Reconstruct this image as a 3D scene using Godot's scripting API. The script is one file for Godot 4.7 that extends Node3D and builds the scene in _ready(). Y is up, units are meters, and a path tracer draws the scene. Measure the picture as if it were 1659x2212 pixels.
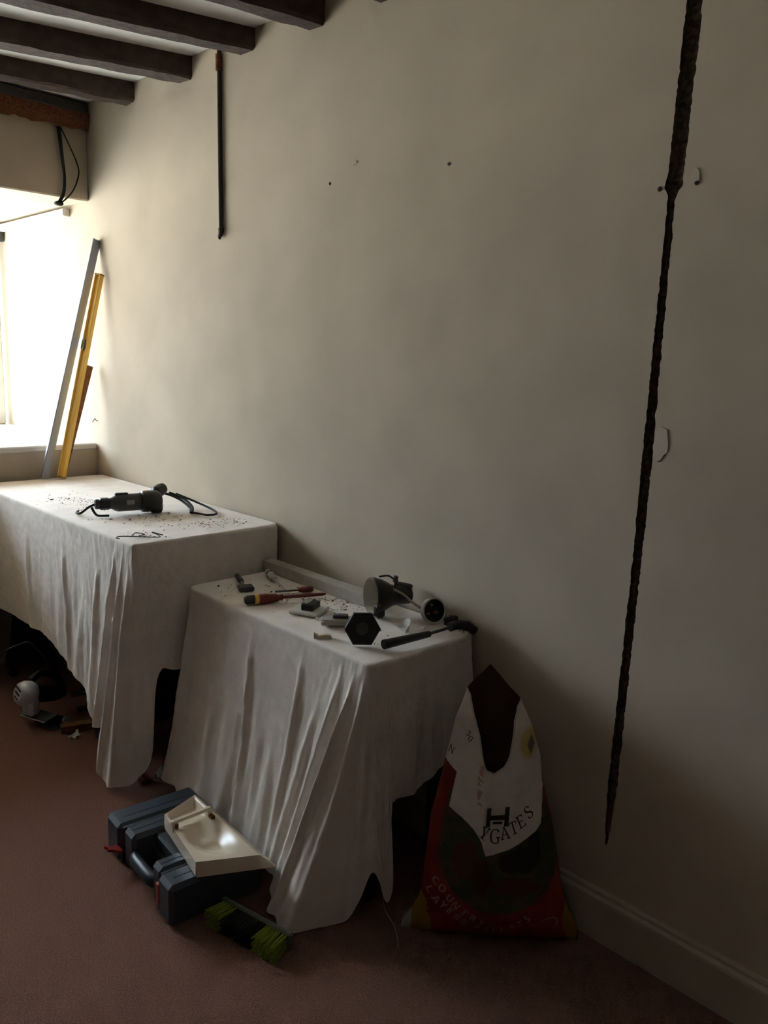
extends Node3D
# A dim cottage room under renovation: dust-sheeted tables along a cream plaster wall, tools, an open paper sack.

const WX := 1.782      # face of the right wall
const FZ := -3.885     # face of the far wall
const WZ := -5.08      # window plane, at the end of its deep recess
const CY := 2.60       # ceiling

var M := {}
var taken := {}
var rng := RandomNumberGenerator.new()

# ------------------------------------------------------------------ naming
func numbered(n: String) -> String:
	if not taken.has(n):
		taken[n] = 0
		return n
	taken[n] += 1
	return "%s_%03d" % [n, taken[n]]

func tag(o: Node, label: String, category: String, group := "") -> Node:
	o.set_meta("label", label)
	o.set_meta("category", category)
	if group != "":
		o.set_meta("group", group)
	return o

func thing(called: String, label: String, category: String, at := Vector3.ZERO, turn := 0.0, group := "") -> Node3D:
	var o := Node3D.new()
	o.name = numbered(called)
	add_child(o)
	o.position = at
	o.rotation.y = turn
	tag(o, label, category, group)
	return o

func obj(called: String, st: SurfaceTool, m: Material, parent: Node = null, rotate_uv := false) -> MeshInstance3D:
	st.generate_normals()
	st.index()
	var o := MeshInstance3D.new()
	o.mesh = st.commit()
	o.mesh.surface_set_material(0, m)
	if parent == null:
		o.name = numbered(called)
		add_child(o)
	else:
		o.name = called
		parent.add_child(o, true)
	return o

func struct(called: String, st: SurfaceTool, m: Material, parent: Node = null) -> MeshInstance3D:
	var o := obj(called, st, m, parent)
	if parent == null:
		o.set_meta("kind", "structure")
	return o

# ------------------------------------------------------------------ shapes
func S() -> SurfaceTool:
	var st := SurfaceTool.new()
	st.begin(Mesh.PRIMITIVE_TRIANGLES)
	return st

func tri_out(st: SurfaceTool, a: Vector3, b: Vector3, c: Vector3, inside: Vector3) -> void:
	var n := (c - a).cross(b - a)
	if n.dot((a + b + c) / 3.0 - inside) < 0:
		var t := b
		b = c
		c = t
	for p: Vector3 in [a, b, c]:
		st.set_uv(Vector2(p.x, p.y))
		st.add_vertex(p)

func quad_out(st: SurfaceTool, a: Vector3, b: Vector3, c: Vector3, d: Vector3, inside: Vector3) -> void:
	tri_out(st, a, b, c, inside)
	tri_out(st, a, c, d, inside)

func quad_to(st: SurfaceTool, a: Vector3, b: Vector3, c: Vector3, d: Vector3, n: Vector3) -> void:
	quad_out(st, a, b, c, d, (a + b + c + d) / 4.0 - n)

func xf(at: Vector3, turn := 0.0, pitch := 0.0, roll := 0.0) -> Transform3D:
	return Transform3D(Basis.from_euler(Vector3(pitch, turn, roll)), at)

func along(a: Vector3, b: Vector3, up := Vector3.UP) -> Transform3D:
	# y axis from a to b, x close to up x y
	var y := (b - a).normalized()
	if absf(y.dot(up)) > 0.98:
		up = Vector3.RIGHT
	var x := up.cross(y).normalized()
	var z := x.cross(y).normalized()
	return Transform3D(Basis(x, y, z), a)

func box(st: SurfaceTool, c: Vector3, s: Vector3, b := 0.0, t := Transform3D.IDENTITY) -> void:
	st.set_smooth_group(-1)
	var h := s / 2.0
	b = minf(b, minf(h.x, minf(h.y, h.z)) * 0.98)
	var mid := t * c
	var P := func(sg: Vector3, ax: int) -> Vector3:
		var r := h - Vector3(b, b, b)
		r[ax] = h[ax]
		return t * (c + r * sg)
	for ax in 3:
		var i := (ax + 1) % 3
		var j := (ax + 2) % 3
		for sg: float in [-1.0, 1.0]:
			var q: Array[Vector3] = []
			for k: Vector2 in [Vector2(-1, -1), Vector2(1, -1), Vector2(1, 1), Vector2(-1, 1)]:
				var v := Vector3.ZERO
				v[ax] = sg
				v[i] = k.x
				v[j] = k.y
				q.append(P.call(v, ax))
			quad_out(st, q[0], q[1], q[2], q[3], mid)
	if b <= 0.0:
		return
	for ax in 3:   # edges that run along ax
		var i := (ax + 1) % 3
		var j := (ax + 2) % 3
		for k: Vector2 in [Vector2(-1, -1), Vector2(1, -1), Vector2(1, 1), Vector2(-1, 1)]:
			var v := Vector3.ZERO
			v[i] = k.x
			v[j] = k.y
			v[ax] = -1
			var w := v
			w[ax] = 1
			quad_out(st, P.call(v, i), P.call(w, i), P.call(w, j), P.call(v, j), mid)
	for x: float in [-1.0, 1.0]:
		for y: float in [-1.0, 1.0]:
			for z: float in [-1.0, 1.0]:
				var v := Vector3(x, y, z)
				tri_out(st, P.call(v, 0), P.call(v, 1), P.call(v, 2), mid)

func tube(st: SurfaceTool, pts: Array, r: float, sides := 8, r_end := -1.0, squash := 1.0) -> void:
	if r_end < 0.0:
		r_end = r
	var n := pts.size()
	var rings: Array = []
	var up := Vector3.UP
	for i in n:
		var p: Vector3 = pts[i]
		var d: Vector3 = (pts[mini(i + 1, n - 1)] - pts[maxi(i - 1, 0)]).normalized()
		if absf(d.dot(up)) > 0.97:
			up = Vector3.RIGHT if absf(d.x) < 0.9 else Vector3.BACK
		var x := up.cross(d).normalized()
		up = d.cross(x).normalized()
		var rr := lerpf(r, r_end, float(i) / maxf(1.0, n - 1.0))
		var ring: Array[Vector3] = []
		for k in sides:
			var a := TAU * k / sides
			ring.append(p + (x * cos(a) + up * sin(a) * squash) * rr)
		rings.append(ring)
	st.set_smooth_group(0)
	for i in n - 1:
		var mid: Vector3 = (pts[i] + pts[i + 1]) / 2.0
		for k in sides:
			var l := (k + 1) % sides
			quad_out(st, rings[i][k], rings[i][l], rings[i + 1][l], rings[i + 1][k], mid)
	st.set_smooth_group(-1)
	for e in [[0, 1], [n - 1, n - 2]]:
		var c: Vector3 = pts[e[0]]
		for k in sides:
			tri_out(st, c, rings[e[0]][k], rings[e[0]][(k + 1) % sides], c + (pts[e[1]] - c) * 0.5)

func smooth_path(pts: Array, per := 6) -> Array:
	var out: Array = []
	for i in pts.size() - 1:
		var a: Vector3 = pts[maxi(i - 1, 0)]
		var b: Vector3 = pts[i]
		var c: Vector3 = pts[i + 1]
		var d: Vector3 = pts[mini(i + 2, pts.size() - 1)]
		for k in per:
			out.append(b.cubic_interpolate(c, a, d, float(k) / per))
	out.append(pts[-1])
	return out

# profile of (radius, height) turned about the y axis of t
func lathe(st: SurfaceTool, prof: Array, t := Transform3D.IDENTITY, sides := 24, from := 0.0, scale_z := 1.0) -> void:
	var g := 1
	for i in prof.size() - 1:
		var p: Vector2 = prof[i]
		var q: Vector2 = prof[i + 1]
		if i > 0:
			var o: Vector2 = prof[i - 1]
			if absf((p - o).angle_to(q - p)) > 0.6:
				g = g % 30 + 1
		st.set_smooth_group(g)
		# the side that lies left of the profile's direction, seen with height up, faces outwards for a rising outer wall
		var dirn := (q - p).normalized()
		for k in sides:
			var a := from + TAU * k / sides
			var b := from + TAU * (k + 1) / sides
			var ca := Vector3(cos(a), 0, sin(a) * scale_z)
			var cb := Vector3(cos(b), 0, sin(b) * scale_z)
			var v := [ca * p.x + Vector3(0, p.y, 0), cb * p.x + Vector3(0, p.y, 0), cb * q.x + Vector3(0, q.y, 0), ca * q.x + Vector3(0, q.y, 0)]
			var n := ((ca + cb) * 0.5 * dirn.y - Vector3(0, dirn.x, 0))
			var mid: Vector3 = (v[0] + v[1] + v[2] + v[3]) / 4.0
			var ins := t * (mid - n * 0.01)
			if p.x > 1e-6:
				tri_out(st, t * v[0], t * v[1], t * v[2], ins)
			if q.x > 1e-6:
				tri_out(st, t * v[0], t * v[2], t * v[3], ins)

func grid(st: SurfaceTool, nu: int, nv: int, f: Callable, flip := false) -> void:
	st.set_smooth_group(0)
	var P: Array[Vector3] = []
	for j in nv + 1:
		for i in nu + 1:
			P.append(f.call(float(i) / nu, float(j) / nv))
	for j in nv:
		for i in nu:
			var q := [[i, j], [i + 1, j], [i + 1, j + 1], [i, j], [i + 1, j + 1], [i, j + 1]]
			if flip:
				q.reverse()
			for k in q:
				st.set_uv(Vector2(float(k[0]) / nu, float(k[1]) / nv))
				st.add_vertex(P[k[1] * (nu + 1) + k[0]])

# flat polygon (x, y of t) given thickness along z of t, with a small bevel
func slab(st: SurfaceTool, poly: PackedVector2Array, thick: float, t: Transform3D, bevel := 0.0) -> void:
	st.set_smooth_group(-1)
	var inner := poly
	if bevel > 0.0:
		var o := Geometry2D.offset_polygon(poly, -bevel)
		if o.size() == 1 and o[0].size() == poly.size():
			inner = o[0]
			# match the first corner
			var best := 0
			for k in inner.size():
				if inner[k].distance_to(poly[0]) < inner[best].distance_to(poly[0]):
					best = k
			var turned := PackedVector2Array()
			for k in inner.size():
				turned.append(inner[(k + best) % inner.size()])
			if turned[1].distance_to(poly[1]) > turned[turned.size() - 1].distance_to(poly[1]):
				var back := PackedVector2Array([turned[0]])
				for k in range(turned.size() - 1, 0, -1):
					back.append(turned[k])
				turned = back
			inner = turned
	var hz := thick / 2.0
	var idx := Geometry2D.triangulate_polygon(inner)
	for sg: float in [-1.0, 1.0]:
		for k in range(0, idx.size(), 3):
			var v: Array[Vector3] = []
			for l in 3:
				v.append(t * Vector3(inner[idx[k + l]].x, inner[idx[k + l]].y, hz * sg))
			tri_out(st, v[0], v[1], v[2], (v[0] + v[1] + v[2]) / 3.0 - t.basis.z * sg)
	var ccw := not Geometry2D.is_polygon_clockwise(poly)
	for k in poly.size():
		var l := (k + 1) % poly.size()
		var e := (poly[l] - poly[k]).normalized()
		var n2 := Vector2(e.y, -e.x) if ccw else Vector2(-e.y, e.x)
		var n := t.basis * Vector3(n2.x, n2.y, 0)
		var z := hz - bevel
		var A := t * Vector3(poly[k].x, poly[k].y, -z)
		var B := t * Vector3(poly[l].x, poly[l].y, -z)
		var C := t * Vector3(poly[l].x, poly[l].y, z)
		var D := t * Vector3(poly[k].x, poly[k].y, z)
		quad_to(st, A, B, C, D, n)
		if bevel > 0.0:
			for sg: float in [-1.0, 1.0]:
				var E := t * Vector3(poly[k].x, poly[k].y, z * sg)
				var F := t * Vector3(poly[l].x, poly[l].y, z * sg)
				var G := t * Vector3(inner[l].x, inner[l].y, hz * sg)
				var H := t * Vector3(inner[k].x, inner[k].y, hz * sg)
				quad_to(st, E, F, G, H, n + t.basis.z * sg)

func lookup(knots: Array, x: float) -> float:
	if x <= knots[0][0]:
		return knots[0][1]
	for i in knots.size() - 1:
		if x <= knots[i + 1][0]:
			return lerpf(knots[i][1], knots[i + 1][1], (x - knots[i][0]) / (knots[i + 1][0] - knots[i][0]))
	return knots[-1][1]

func ring(rx: float, ry: float, n: int, from := 0.0) -> PackedVector2Array:
	var p := PackedVector2Array()
	for k in n:
		p.append(Vector2(cos(from + TAU * k / n) * rx, sin(from + TAU * k / n) * ry))
	return p

# ------------------------------------------------------------------ materials
func noise_image(size: int, freq: float, oct: int, seed_: int, lo: float, hi: float, tint := Color.WHITE, speck := 0.0, streak := 1.0) -> ImageTexture:
	var n := FastNoiseLite.new()
	n.seed = seed_
	n.frequency = freq
	n.fractal_octaves = oct
	n.noise_type = FastNoiseLite.TYPE_SIMPLEX_SMOOTH
	var src := n.get_seamless_image(size, size)
	var im := Image.create(size, size, false, Image.FORMAT_RGB8)
	var r := RandomNumberGenerator.new()
	r.seed = seed_
	for y in size:
		for x in size:
			var v := src.get_pixel(x, int(y * streak) % size).r
			var k := lerpf(lo, hi, v)
			im.set_pixel(x, y, Color(k * tint.r, k * tint.g, k * tint.b))
	if speck > 0.0:
		for i in int(size * size * speck):
			var x := r.randi() % size
			var y := r.randi() % size
			var d := r.randf_range(0.45, 0.85)
			for q in r.randi_range(1, 3):
				var c := im.get_pixel((x + q) % size, y)
				im.set_pixel((x + q) % size, y, c * d)
	return ImageTexture.create_from_image(im)

func bump_image(size: int, freq: float, oct: int, seed_: int, strength: float) -> ImageTexture:
	var n := FastNoiseLite.new()
	n.seed = seed_
	n.frequency = freq
	n.fractal_octaves = oct
	var im := n.get_seamless_image(size, size)
	im.convert(Image.FORMAT_RGBA8)
	im.bump_map_to_normal_map(strength)
	return ImageTexture.create_from_image(im)

func mat(c: Color, rough := 0.8, metal := 0.0, tex: Texture2D = null, tex_scale := 1.0, normal: Texture2D = null, normal_depth := 0.5, two_sided := false, normal_scale := -1.0) -> StandardMaterial3D:
	var m := StandardMaterial3D.new()
	m.albedo_color = c
	m.roughness = rough
	m.metallic = metal
	if tex or normal:
		m.uv1_triplanar = true
		m.uv1_world_triplanar = true
		m.uv1_scale = Vector3.ONE * tex_scale
	if tex:
		m.albedo_texture = tex
	if normal:
		m.normal_enabled = true
		m.normal_texture = normal
		m.normal_scale = normal_depth
	if two_sided:
		m.cull_mode = BaseMaterial3D.CULL_DISABLED
	return m

func make_materials() -> void:
	var plaster := noise_image(512, 0.008, 3, 3, 0.93, 1.0)
	var plaster_n := bump_image(512, 0.03, 4, 4, 4.0)
	var grain := noise_image(256, 0.03, 4, 5, 0.6, 1.0, Color(1, 0.96, 0.92), 0.0, 1.0)
	var cloth_t := noise_image(512, 0.012, 4, 6, 0.92, 1.0, Color(1, 0.99, 0.97), 0.0015)
	var cloth_n := bump_image(256, 0.02, 4, 7, 4.0)
	var carpet_t := noise_image(512, 0.09, 4, 8, 0.58, 1.0)
	var carpet_n := bump_image(256, 0.25, 3, 9, 8.0)
	var rubble := noise_image(256, 0.03, 4, 10, 0.4, 1.0, Color(1, 0.93, 0.86))
	M.wall = mat(Color(0.745, 0.687, 0.603), 0.9, 0.0, plaster, 0.6, plaster_n, 0.12)
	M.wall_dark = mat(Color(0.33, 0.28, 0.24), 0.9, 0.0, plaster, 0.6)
	M.ceiling = mat(Color(0.92, 0.91, 0.89), 0.9, 0.0, plaster, 1.0)
	M.skirting = mat(Color(0.72, 0.665, 0.585), 0.7, 0.0, plaster, 0.8)
	M.rubble = mat(Color(0.42, 0.375, 0.32), 0.95, 0.0, rubble, 6.0, plaster_n, 1.5)
	M.beam = mat(Color(0.30, 0.235, 0.20), 0.85, 0.0, grain, 2.2, plaster_n, 0.8)
	M.bark = mat(Color(0.55, 0.33, 0.19), 0.9, 0.0, rubble, 9.0, plaster_n, 1.5)
	M.carpet = mat(Color(0.65, 0.455, 0.38), 1.0, 0.0, carpet_t, 5.0, carpet_n, 1.0)
	M.cloth = mat(Color(0.92, 0.885, 0.86), 0.95, 0.0, cloth_t, 1.6, cloth_n, 0.12, true)
	M.darkwood = mat(Color(0.17, 0.115, 0.085), 0.6, 0.0, grain, 2.5)
	M.white_frame = mat(Color(0.82, 0.80, 0.76), 0.5)
	M.white_plastic = mat(Color(0.78, 0.77, 0.73), 0.45)
	M.dull_white = mat(Color(0.66, 0.64, 0.60), 0.7, 0.0, cloth_t, 4.0)
	M.cream = mat(Color(0.86, 0.79, 0.70), 0.27)
	M.black = mat(Color(0.045, 0.045, 0.05), 0.5)
	M.black_gloss = mat(Color(0.03, 0.03, 0.033), 0.28)
	M.rubber = mat(Color(0.06, 0.06, 0.062), 0.8)
	M.gunmetal = mat(Color(0.21, 0.21, 0.205), 0.5)
	M.conduit = mat(Color(0.24, 0.21, 0.19), 0.7, 0.0, rubble, 8.0)
	M.steel = mat(Color(0.55, 0.55, 0.55), 0.4, 0.8)
	M.alu = mat(Color(0.62, 0.63, 0.68), 0.45, 0.5)
	M.casting = mat(Color(0.80, 0.80, 0.82), 0.5, 0.2)
	M.case = mat(Color(0.19, 0.215, 0.25), 0.4)
	M.case_dark = mat(Color(0.05, 0.055, 0.06), 0.6)
	M.red = mat(Color(0.55, 0.09, 0.10), 0.5)
	M.salmon = mat(Color(0.62, 0.27, 0.23), 0.55)
	M.handle_red = mat(Color(0.42, 0.12, 0.07), 0.4)
	M.yellow = mat(Color(0.92, 0.74, 0.34), 0.5)
	M.level_edge = mat(Color(0.60, 0.43, 0.10), 0.5)
	M.vial = mat(Color(0.55, 0.62, 0.35), 0.2)
	M.batten = mat(Color(0.55, 0.36, 0.18), 0.8, 0.0, grain, 4.0)
	M.lime = mat(Color(0.52, 0.58, 0.10), 0.6)
	M.bristle = mat(Color(0.075, 0.07, 0.075), 0.7)
	M.brush_back = mat(Color(0.40, 0.41, 0.36), 0.55)
	M.lamp_inner = mat(Color(0.66, 0.63, 0.57), 0.35)
	M.lamp_shell = mat(Color(0.10, 0.085, 0.07), 0.35, 0.3)
	M.brass = mat(Color(0.6, 0.47, 0.25), 0.4, 0.8)
	M.paper_in = mat(Color(0.27, 0.17, 0.11), 0.95, 0.0, cloth_t, 3.0, null, 0.5, true)
	M.paper_scrap = mat(Color(0.74, 0.72, 0.69), 0.9, 0.0, null, 1.0, null, 0.5, true)
	M.pink_scrap = mat(Color(0.5, 0.28, 0.24), 0.9, 0.0, null, 1.0, null, 0.5, true)
	M.ink = mat(Color(0.13, 0.10, 0.08), 0.8)
	M.print_white = mat(Color(0.66, 0.53, 0.47), 0.8)
	M.dust = mat(Color(0.13, 0.12, 0.11), 1.0)
	M.filler = mat(Color(0.735, 0.69, 0.62), 0.95)
	M.glass = mat(Color(1, 1, 1, 0.06), 0.02)
	M.glass.transparency = BaseMaterial3D.TRANSPARENCY_ALPHA

# ------------------------------------------------------------------ camera, sky, light
func make_view() -> void:
	var cam := Camera3D.new()
	cam.name = "camera"
	cam.fov = rad_to_deg(2.0 * atan(1106.0 / 1760.0))
	var right := Vector3(0.720075, 0.033894, 0.693068)
	var up := Vector3(0.105356, 0.981886, -0.157479)
	cam.transform = Transform3D(Basis(right, up, right.cross(up)).orthonormalized(), Vector3(0, 1.5, 0))
	cam.near = 0.05
	cam.far = 100.0
	add_child(cam)
	cam.current = true
	var sky_m := ProceduralSkyMaterial.new()      # an overcast day
	sky_m.sky_top_color = Color(0.82, 0.92, 1.0)
	sky_m.sky_horizon_color = Color(0.50, 0.53, 0.56)
	sky_m.sky_curve = 0.6
	sky_m.ground_bottom_color = Color(0.58, 0.59, 0.58)
	sky_m.ground_horizon_color = Color(0.58, 0.59, 0.58)
	sky_m.sky_energy_multiplier = 1.0
	sky_m.ground_energy_multiplier = 1.1
	var sky := Sky.new()
	sky.sky_material = sky_m
	var env := Environment.new()
	env.background_mode = Environment.BG_SKY
	env.sky = sky
	env.background_energy_multiplier = 9.0
	env.tonemap_mode = Environment.TONE_MAPPER_LINEAR
	env.tonemap_exposure = 7.2
	env.sdfgi_enabled = true
	env.ssao_enabled = true
	env.ssil_enabled = true
	var we := WorldEnvironment.new()
	we.name = "world_environment"
	we.environment = env
	add_child(we)

# ------------------------------------------------------------------ the room
func make_room() -> void:
	var st := S()
	box(st, Vector3(-0.55, -0.05, -1.3), Vector3(5.2, 0.1, 6.2))
	struct("floor", st, M.carpet)
	st = S()
	box(st, Vector3(-0.55, CY + 0.05, -1.3), Vector3(5.2, 0.1, 6.2))
	struct("ceiling", st, M.ceiling)
	st = S()
	box(st, Vector3(-2.9, 1.3, -1.3), Vector3(0.2, 2.6, 5.6))
	struct("wall_left", st, M.wall_dark)
	st = S()
	box(st, Vector3(-0.55, 1.3, 1.7), Vector3(5.2, 2.6, 0.2))
	struct("wall_back", st, M.wall_dark)
	make_right_wall()
	make_far_wall()
	# skirting board with a moulded top
	st = S()
	var prof := PackedVector2Array([Vector2(0, 0), Vector2(0, 0.143), Vector2(-0.006, 0.143), Vector2(-0.010, 0.136), Vector2(-0.010, 0.128), Vector2(-0.017, 0.120), Vector2(-0.018, 0.112), Vector2(-0.018, 0)])
	slab(st, prof, 5.4, Transform3D(Basis.IDENTITY, Vector3(WX + 0.002, 0, -1.15)))
	struct("baseboard_right", st, M.skirting)

func chase_width(y: float) -> Vector2:
	# (left, right) z of the groove chased in the plaster
	var c := -0.944 - 0.012 * clampf((1.1 - y) / 0.8, 0.0, 1.0)
	var w: float = lookup([[0.27, 0.005], [0.33, 0.016], [0.45, 0.026], [1.0, 0.023], [1.3, 0.026], [1.6, 0.021], [1.875, 0.018], [1.885, 0.030], [1.895, 0.044], [1.92, 0.037], [2.2, 0.038], [2.60, 0.032]], y)
	c += lookup([[1.87, 0.0], [1.92, 0.005], [2.3, 0.011]], y)
	return Vector2(c - w / 2.0, c + w / 2.0)

func make_right_wall() -> void:
	var n := FastNoiseLite.new()
	n.seed = 11
	n.frequency = 1.0
	var z0 := -5.3
	var z1 := 1.8
	var deep := 0.013
	var st := S()
	st.set_smooth_group(-1)
	var back := S()
	back.set_smooth_group(-1)
	var y0 := 0.27
	var rows := 300
	var I := Vector3.LEFT
	quad_to(st, Vector3(WX, 0, z0), Vector3(WX, 0, z1), Vector3(WX, y0, z1), Vector3(WX, y0, z0), I)
	var prev: Array = []
	for k in rows + 1:
		var y := lerpf(y0, CY, float(k) / rows)
		var w := chase_width(y)
		var j := 0.0024
		var l := w.x + n.get_noise_2d(y * 90.0, 3.0) * j + n.get_noise_2d(y * 25.0, 9.0) * j
		var r := w.y + n.get_noise_2d(y * 110.0, 40.0) * j * 1.3 + n.get_noise_2d(y * 30.0, 70.0) * j * 1.3
		var bx := WX + deep + n.get_noise_2d(y * 60.0, 130.0) * 0.005
		var here := [y, l, maxf(r, l + 0.002), bx]
		if k > 0:
			var a := prev
			var b := here
			quad_to(st, Vector3(WX, a[0], z0), Vector3(WX, a[0], a[1]), Vector3(WX, b[0], b[1]), Vector3(WX, b[0], z0), I)
			quad_to(st, Vector3(WX, a[0], a[2]), Vector3(WX, a[0], z1), Vector3(WX, b[0], z1), Vector3(WX, b[0], b[2]), I)
			quad_to(back, Vector3(WX, a[0], a[1]), Vector3(a[3], a[0], a[1]), Vector3(b[3], b[0], b[1]), Vector3(WX, b[0], b[1]), Vector3.BACK)
			quad_to(back, Vector3(WX, a[0], a[2]), Vector3(a[3], a[0], a[2]), Vector3(b[3], b[0], b[2]), Vector3(WX, b[0], b[2]), Vector3.FORWARD)
			quad_to(back, Vector3(a[3], a[0], a[1]), Vector3(a[3], a[0], a[2]), Vector3(b[3], b[0], b[2]), Vector3(b[3], b[0], b[1]), I)
		prev = here
	# body of the wall behind the plaster face
	var x1 := WX + 0.3
	quad_to(st, Vector3(x1, 0, z0), Vector3(x1, 0, z1), Vector3(x1, CY, z1), Vector3(x1, CY, z0), Vector3.RIGHT)
	quad_to(st, Vector3(WX, 0, z0), Vector3(x1, 0, z0), Vector3(x1, CY, z0), Vector3(WX, CY, z0), Vector3.FORWARD)
	quad_to(st, Vector3(WX, 0, z1), Vector3(x1, 0, z1), Vector3(x1, CY, z1), Vector3(WX, CY, z1), Vector3.BACK)
	quad_to(st, Vector3(WX, CY, z0), Vector3(x1, CY, z0), Vector3(x1, CY, z1), Vector3(WX, CY, z1), Vector3.UP)
	quad_to(st, Vector3(WX, 0, z0), Vector3(x1, 0, z0), Vector3(x1, 0, z1), Vector3(WX, 0, z1), Vector3.DOWN)
	var wall := struct("wall_right", st, M.wall)
	struct("chase", back, M.rubble, wall).set_meta("label", "ragged dark channel chased into the plaster")
	# old filler scuffs beside the chase, chipped dimples
	for s in [[1.325, -0.912, 0.018, 0.040], [1.91, -0.893, 0.010, 0.016], [2.09, -2.02, 0.02, 0.008]]:
		st = S()
		var p := PackedVector2Array()
		for k in 14:
			var a := TAU * k / 14
			var r := 1.0 + 0.35 * n.get_noise_2d(k * 37.0, s[0] * 100.0)
			p.append(Vector2(cos(a) * s[2] * r, sin(a) * s[3] * r))
		slab(st, p, 0.003, Transform3D(Basis(Vector3(0, 0, -1), Vector3.UP, Vector3.RIGHT), Vector3(WX - 0.0005, s[0], s[1])))
		struct("filler_patch", st, M.filler if s[1] > -1.5 else M.wall, wall)
	for s in [[2.042, -2.128, 0.006], [2.033, -1.617, 0.006], [1.893, -0.975, 0.007], [1.896, -0.889, 0.006]]:
		st = S()
		lathe(st, [Vector2(0, 0.004), Vector2(s[2] * 0.6, 0.003), Vector2(s[2], -0.002)], Transform3D(Basis(Vector3.UP, Vector3.LEFT, Vector3.BACK), Vector3(WX, s[0], s[1])), 9)
		struct("wall_plug", st, M.rubble, wall)

func make_far_wall() -> void:
	var st := S()
	var l := -0.40      # left side of the window recess
	var sill := 1.035
	var head := 2.172
	var back := WZ - 0.12
	var th := FZ - back
	var zc := (FZ + back) / 2.0
	box(st, Vector3((l - 3.0) / 2.0, CY / 2.0, zc), Vector3(l + 3.0, CY, th))
	var wall := struct("wall_far", st, M.wall)
	st = S()
	box(st, Vector3((l + WX) / 2.0, (sill - 0.03) / 2.0, zc), Vector3(WX - l, sill - 0.03, th))
	struct("apron", st, M.wall, wall)
	st = S()
	box(st, Vector3((l + WX) / 2.0, (head + CY) / 2.0, zc), Vector3(WX - l, CY - head, th), 0.006)
	struct("recess_head", st, M.wall, wall)
	st = S()
	box(st, Vector3((l + WX) / 2.0, sill - 0.015, zc + 0.004), Vector3(WX - l - 0.002, 0.03, th + 0.008), 0.006)
	struct("trim_1", st, M.white_frame)
	# window: outer frame, two mullions between three panes
	var x0 := l
	var x1 := WX - 0.02
	var fr := 0.11      # wider stile on the right
	st = S()
	var f := 0.055
	box(st, Vector3(x0 + f / 2, (sill + head) / 2, WZ), Vector3(f, head - sill, 0.07), 0.006)
	box(st, Vector3(x1 - fr / 2, (sill + head) / 2, WZ), Vector3(fr, head - sill, 0.07), 0.006)
	box(st, Vector3((x0 + x1) / 2, sill + f / 2, WZ), Vector3(x1 - x0 - 2 * f, f, 0.07), 0.006)
	box(st, Vector3((x0 + x1) / 2, head - f / 2, WZ), Vector3(x1 - x0 - 2 * f, f, 0.07), 0.006)
	var win := struct("window_1", st, M.white_frame)
	for k in 2:
		st = S()
		var x := lerpf(x0 + f, x1 - f, (k + 1) / 3.0)
		box(st, Vector3(x, (sill + head) / 2, WZ), Vector3(0.045, head - sill - 2 * f, 0.06), 0.006)
		struct("mullion", st, M.white_frame, win)
	for k in 3:
		st = S()
		box(st, Vector3(lerpf(x0 + f, x1 - f, (k + 0.5) / 3.0), (sill + head) / 2, WZ), Vector3((x1 - x0 - 2 * f) / 3.0 - 0.03, head - sill - 2 * f, 0.004))
		struct("pane", st, M.glass, win)

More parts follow.
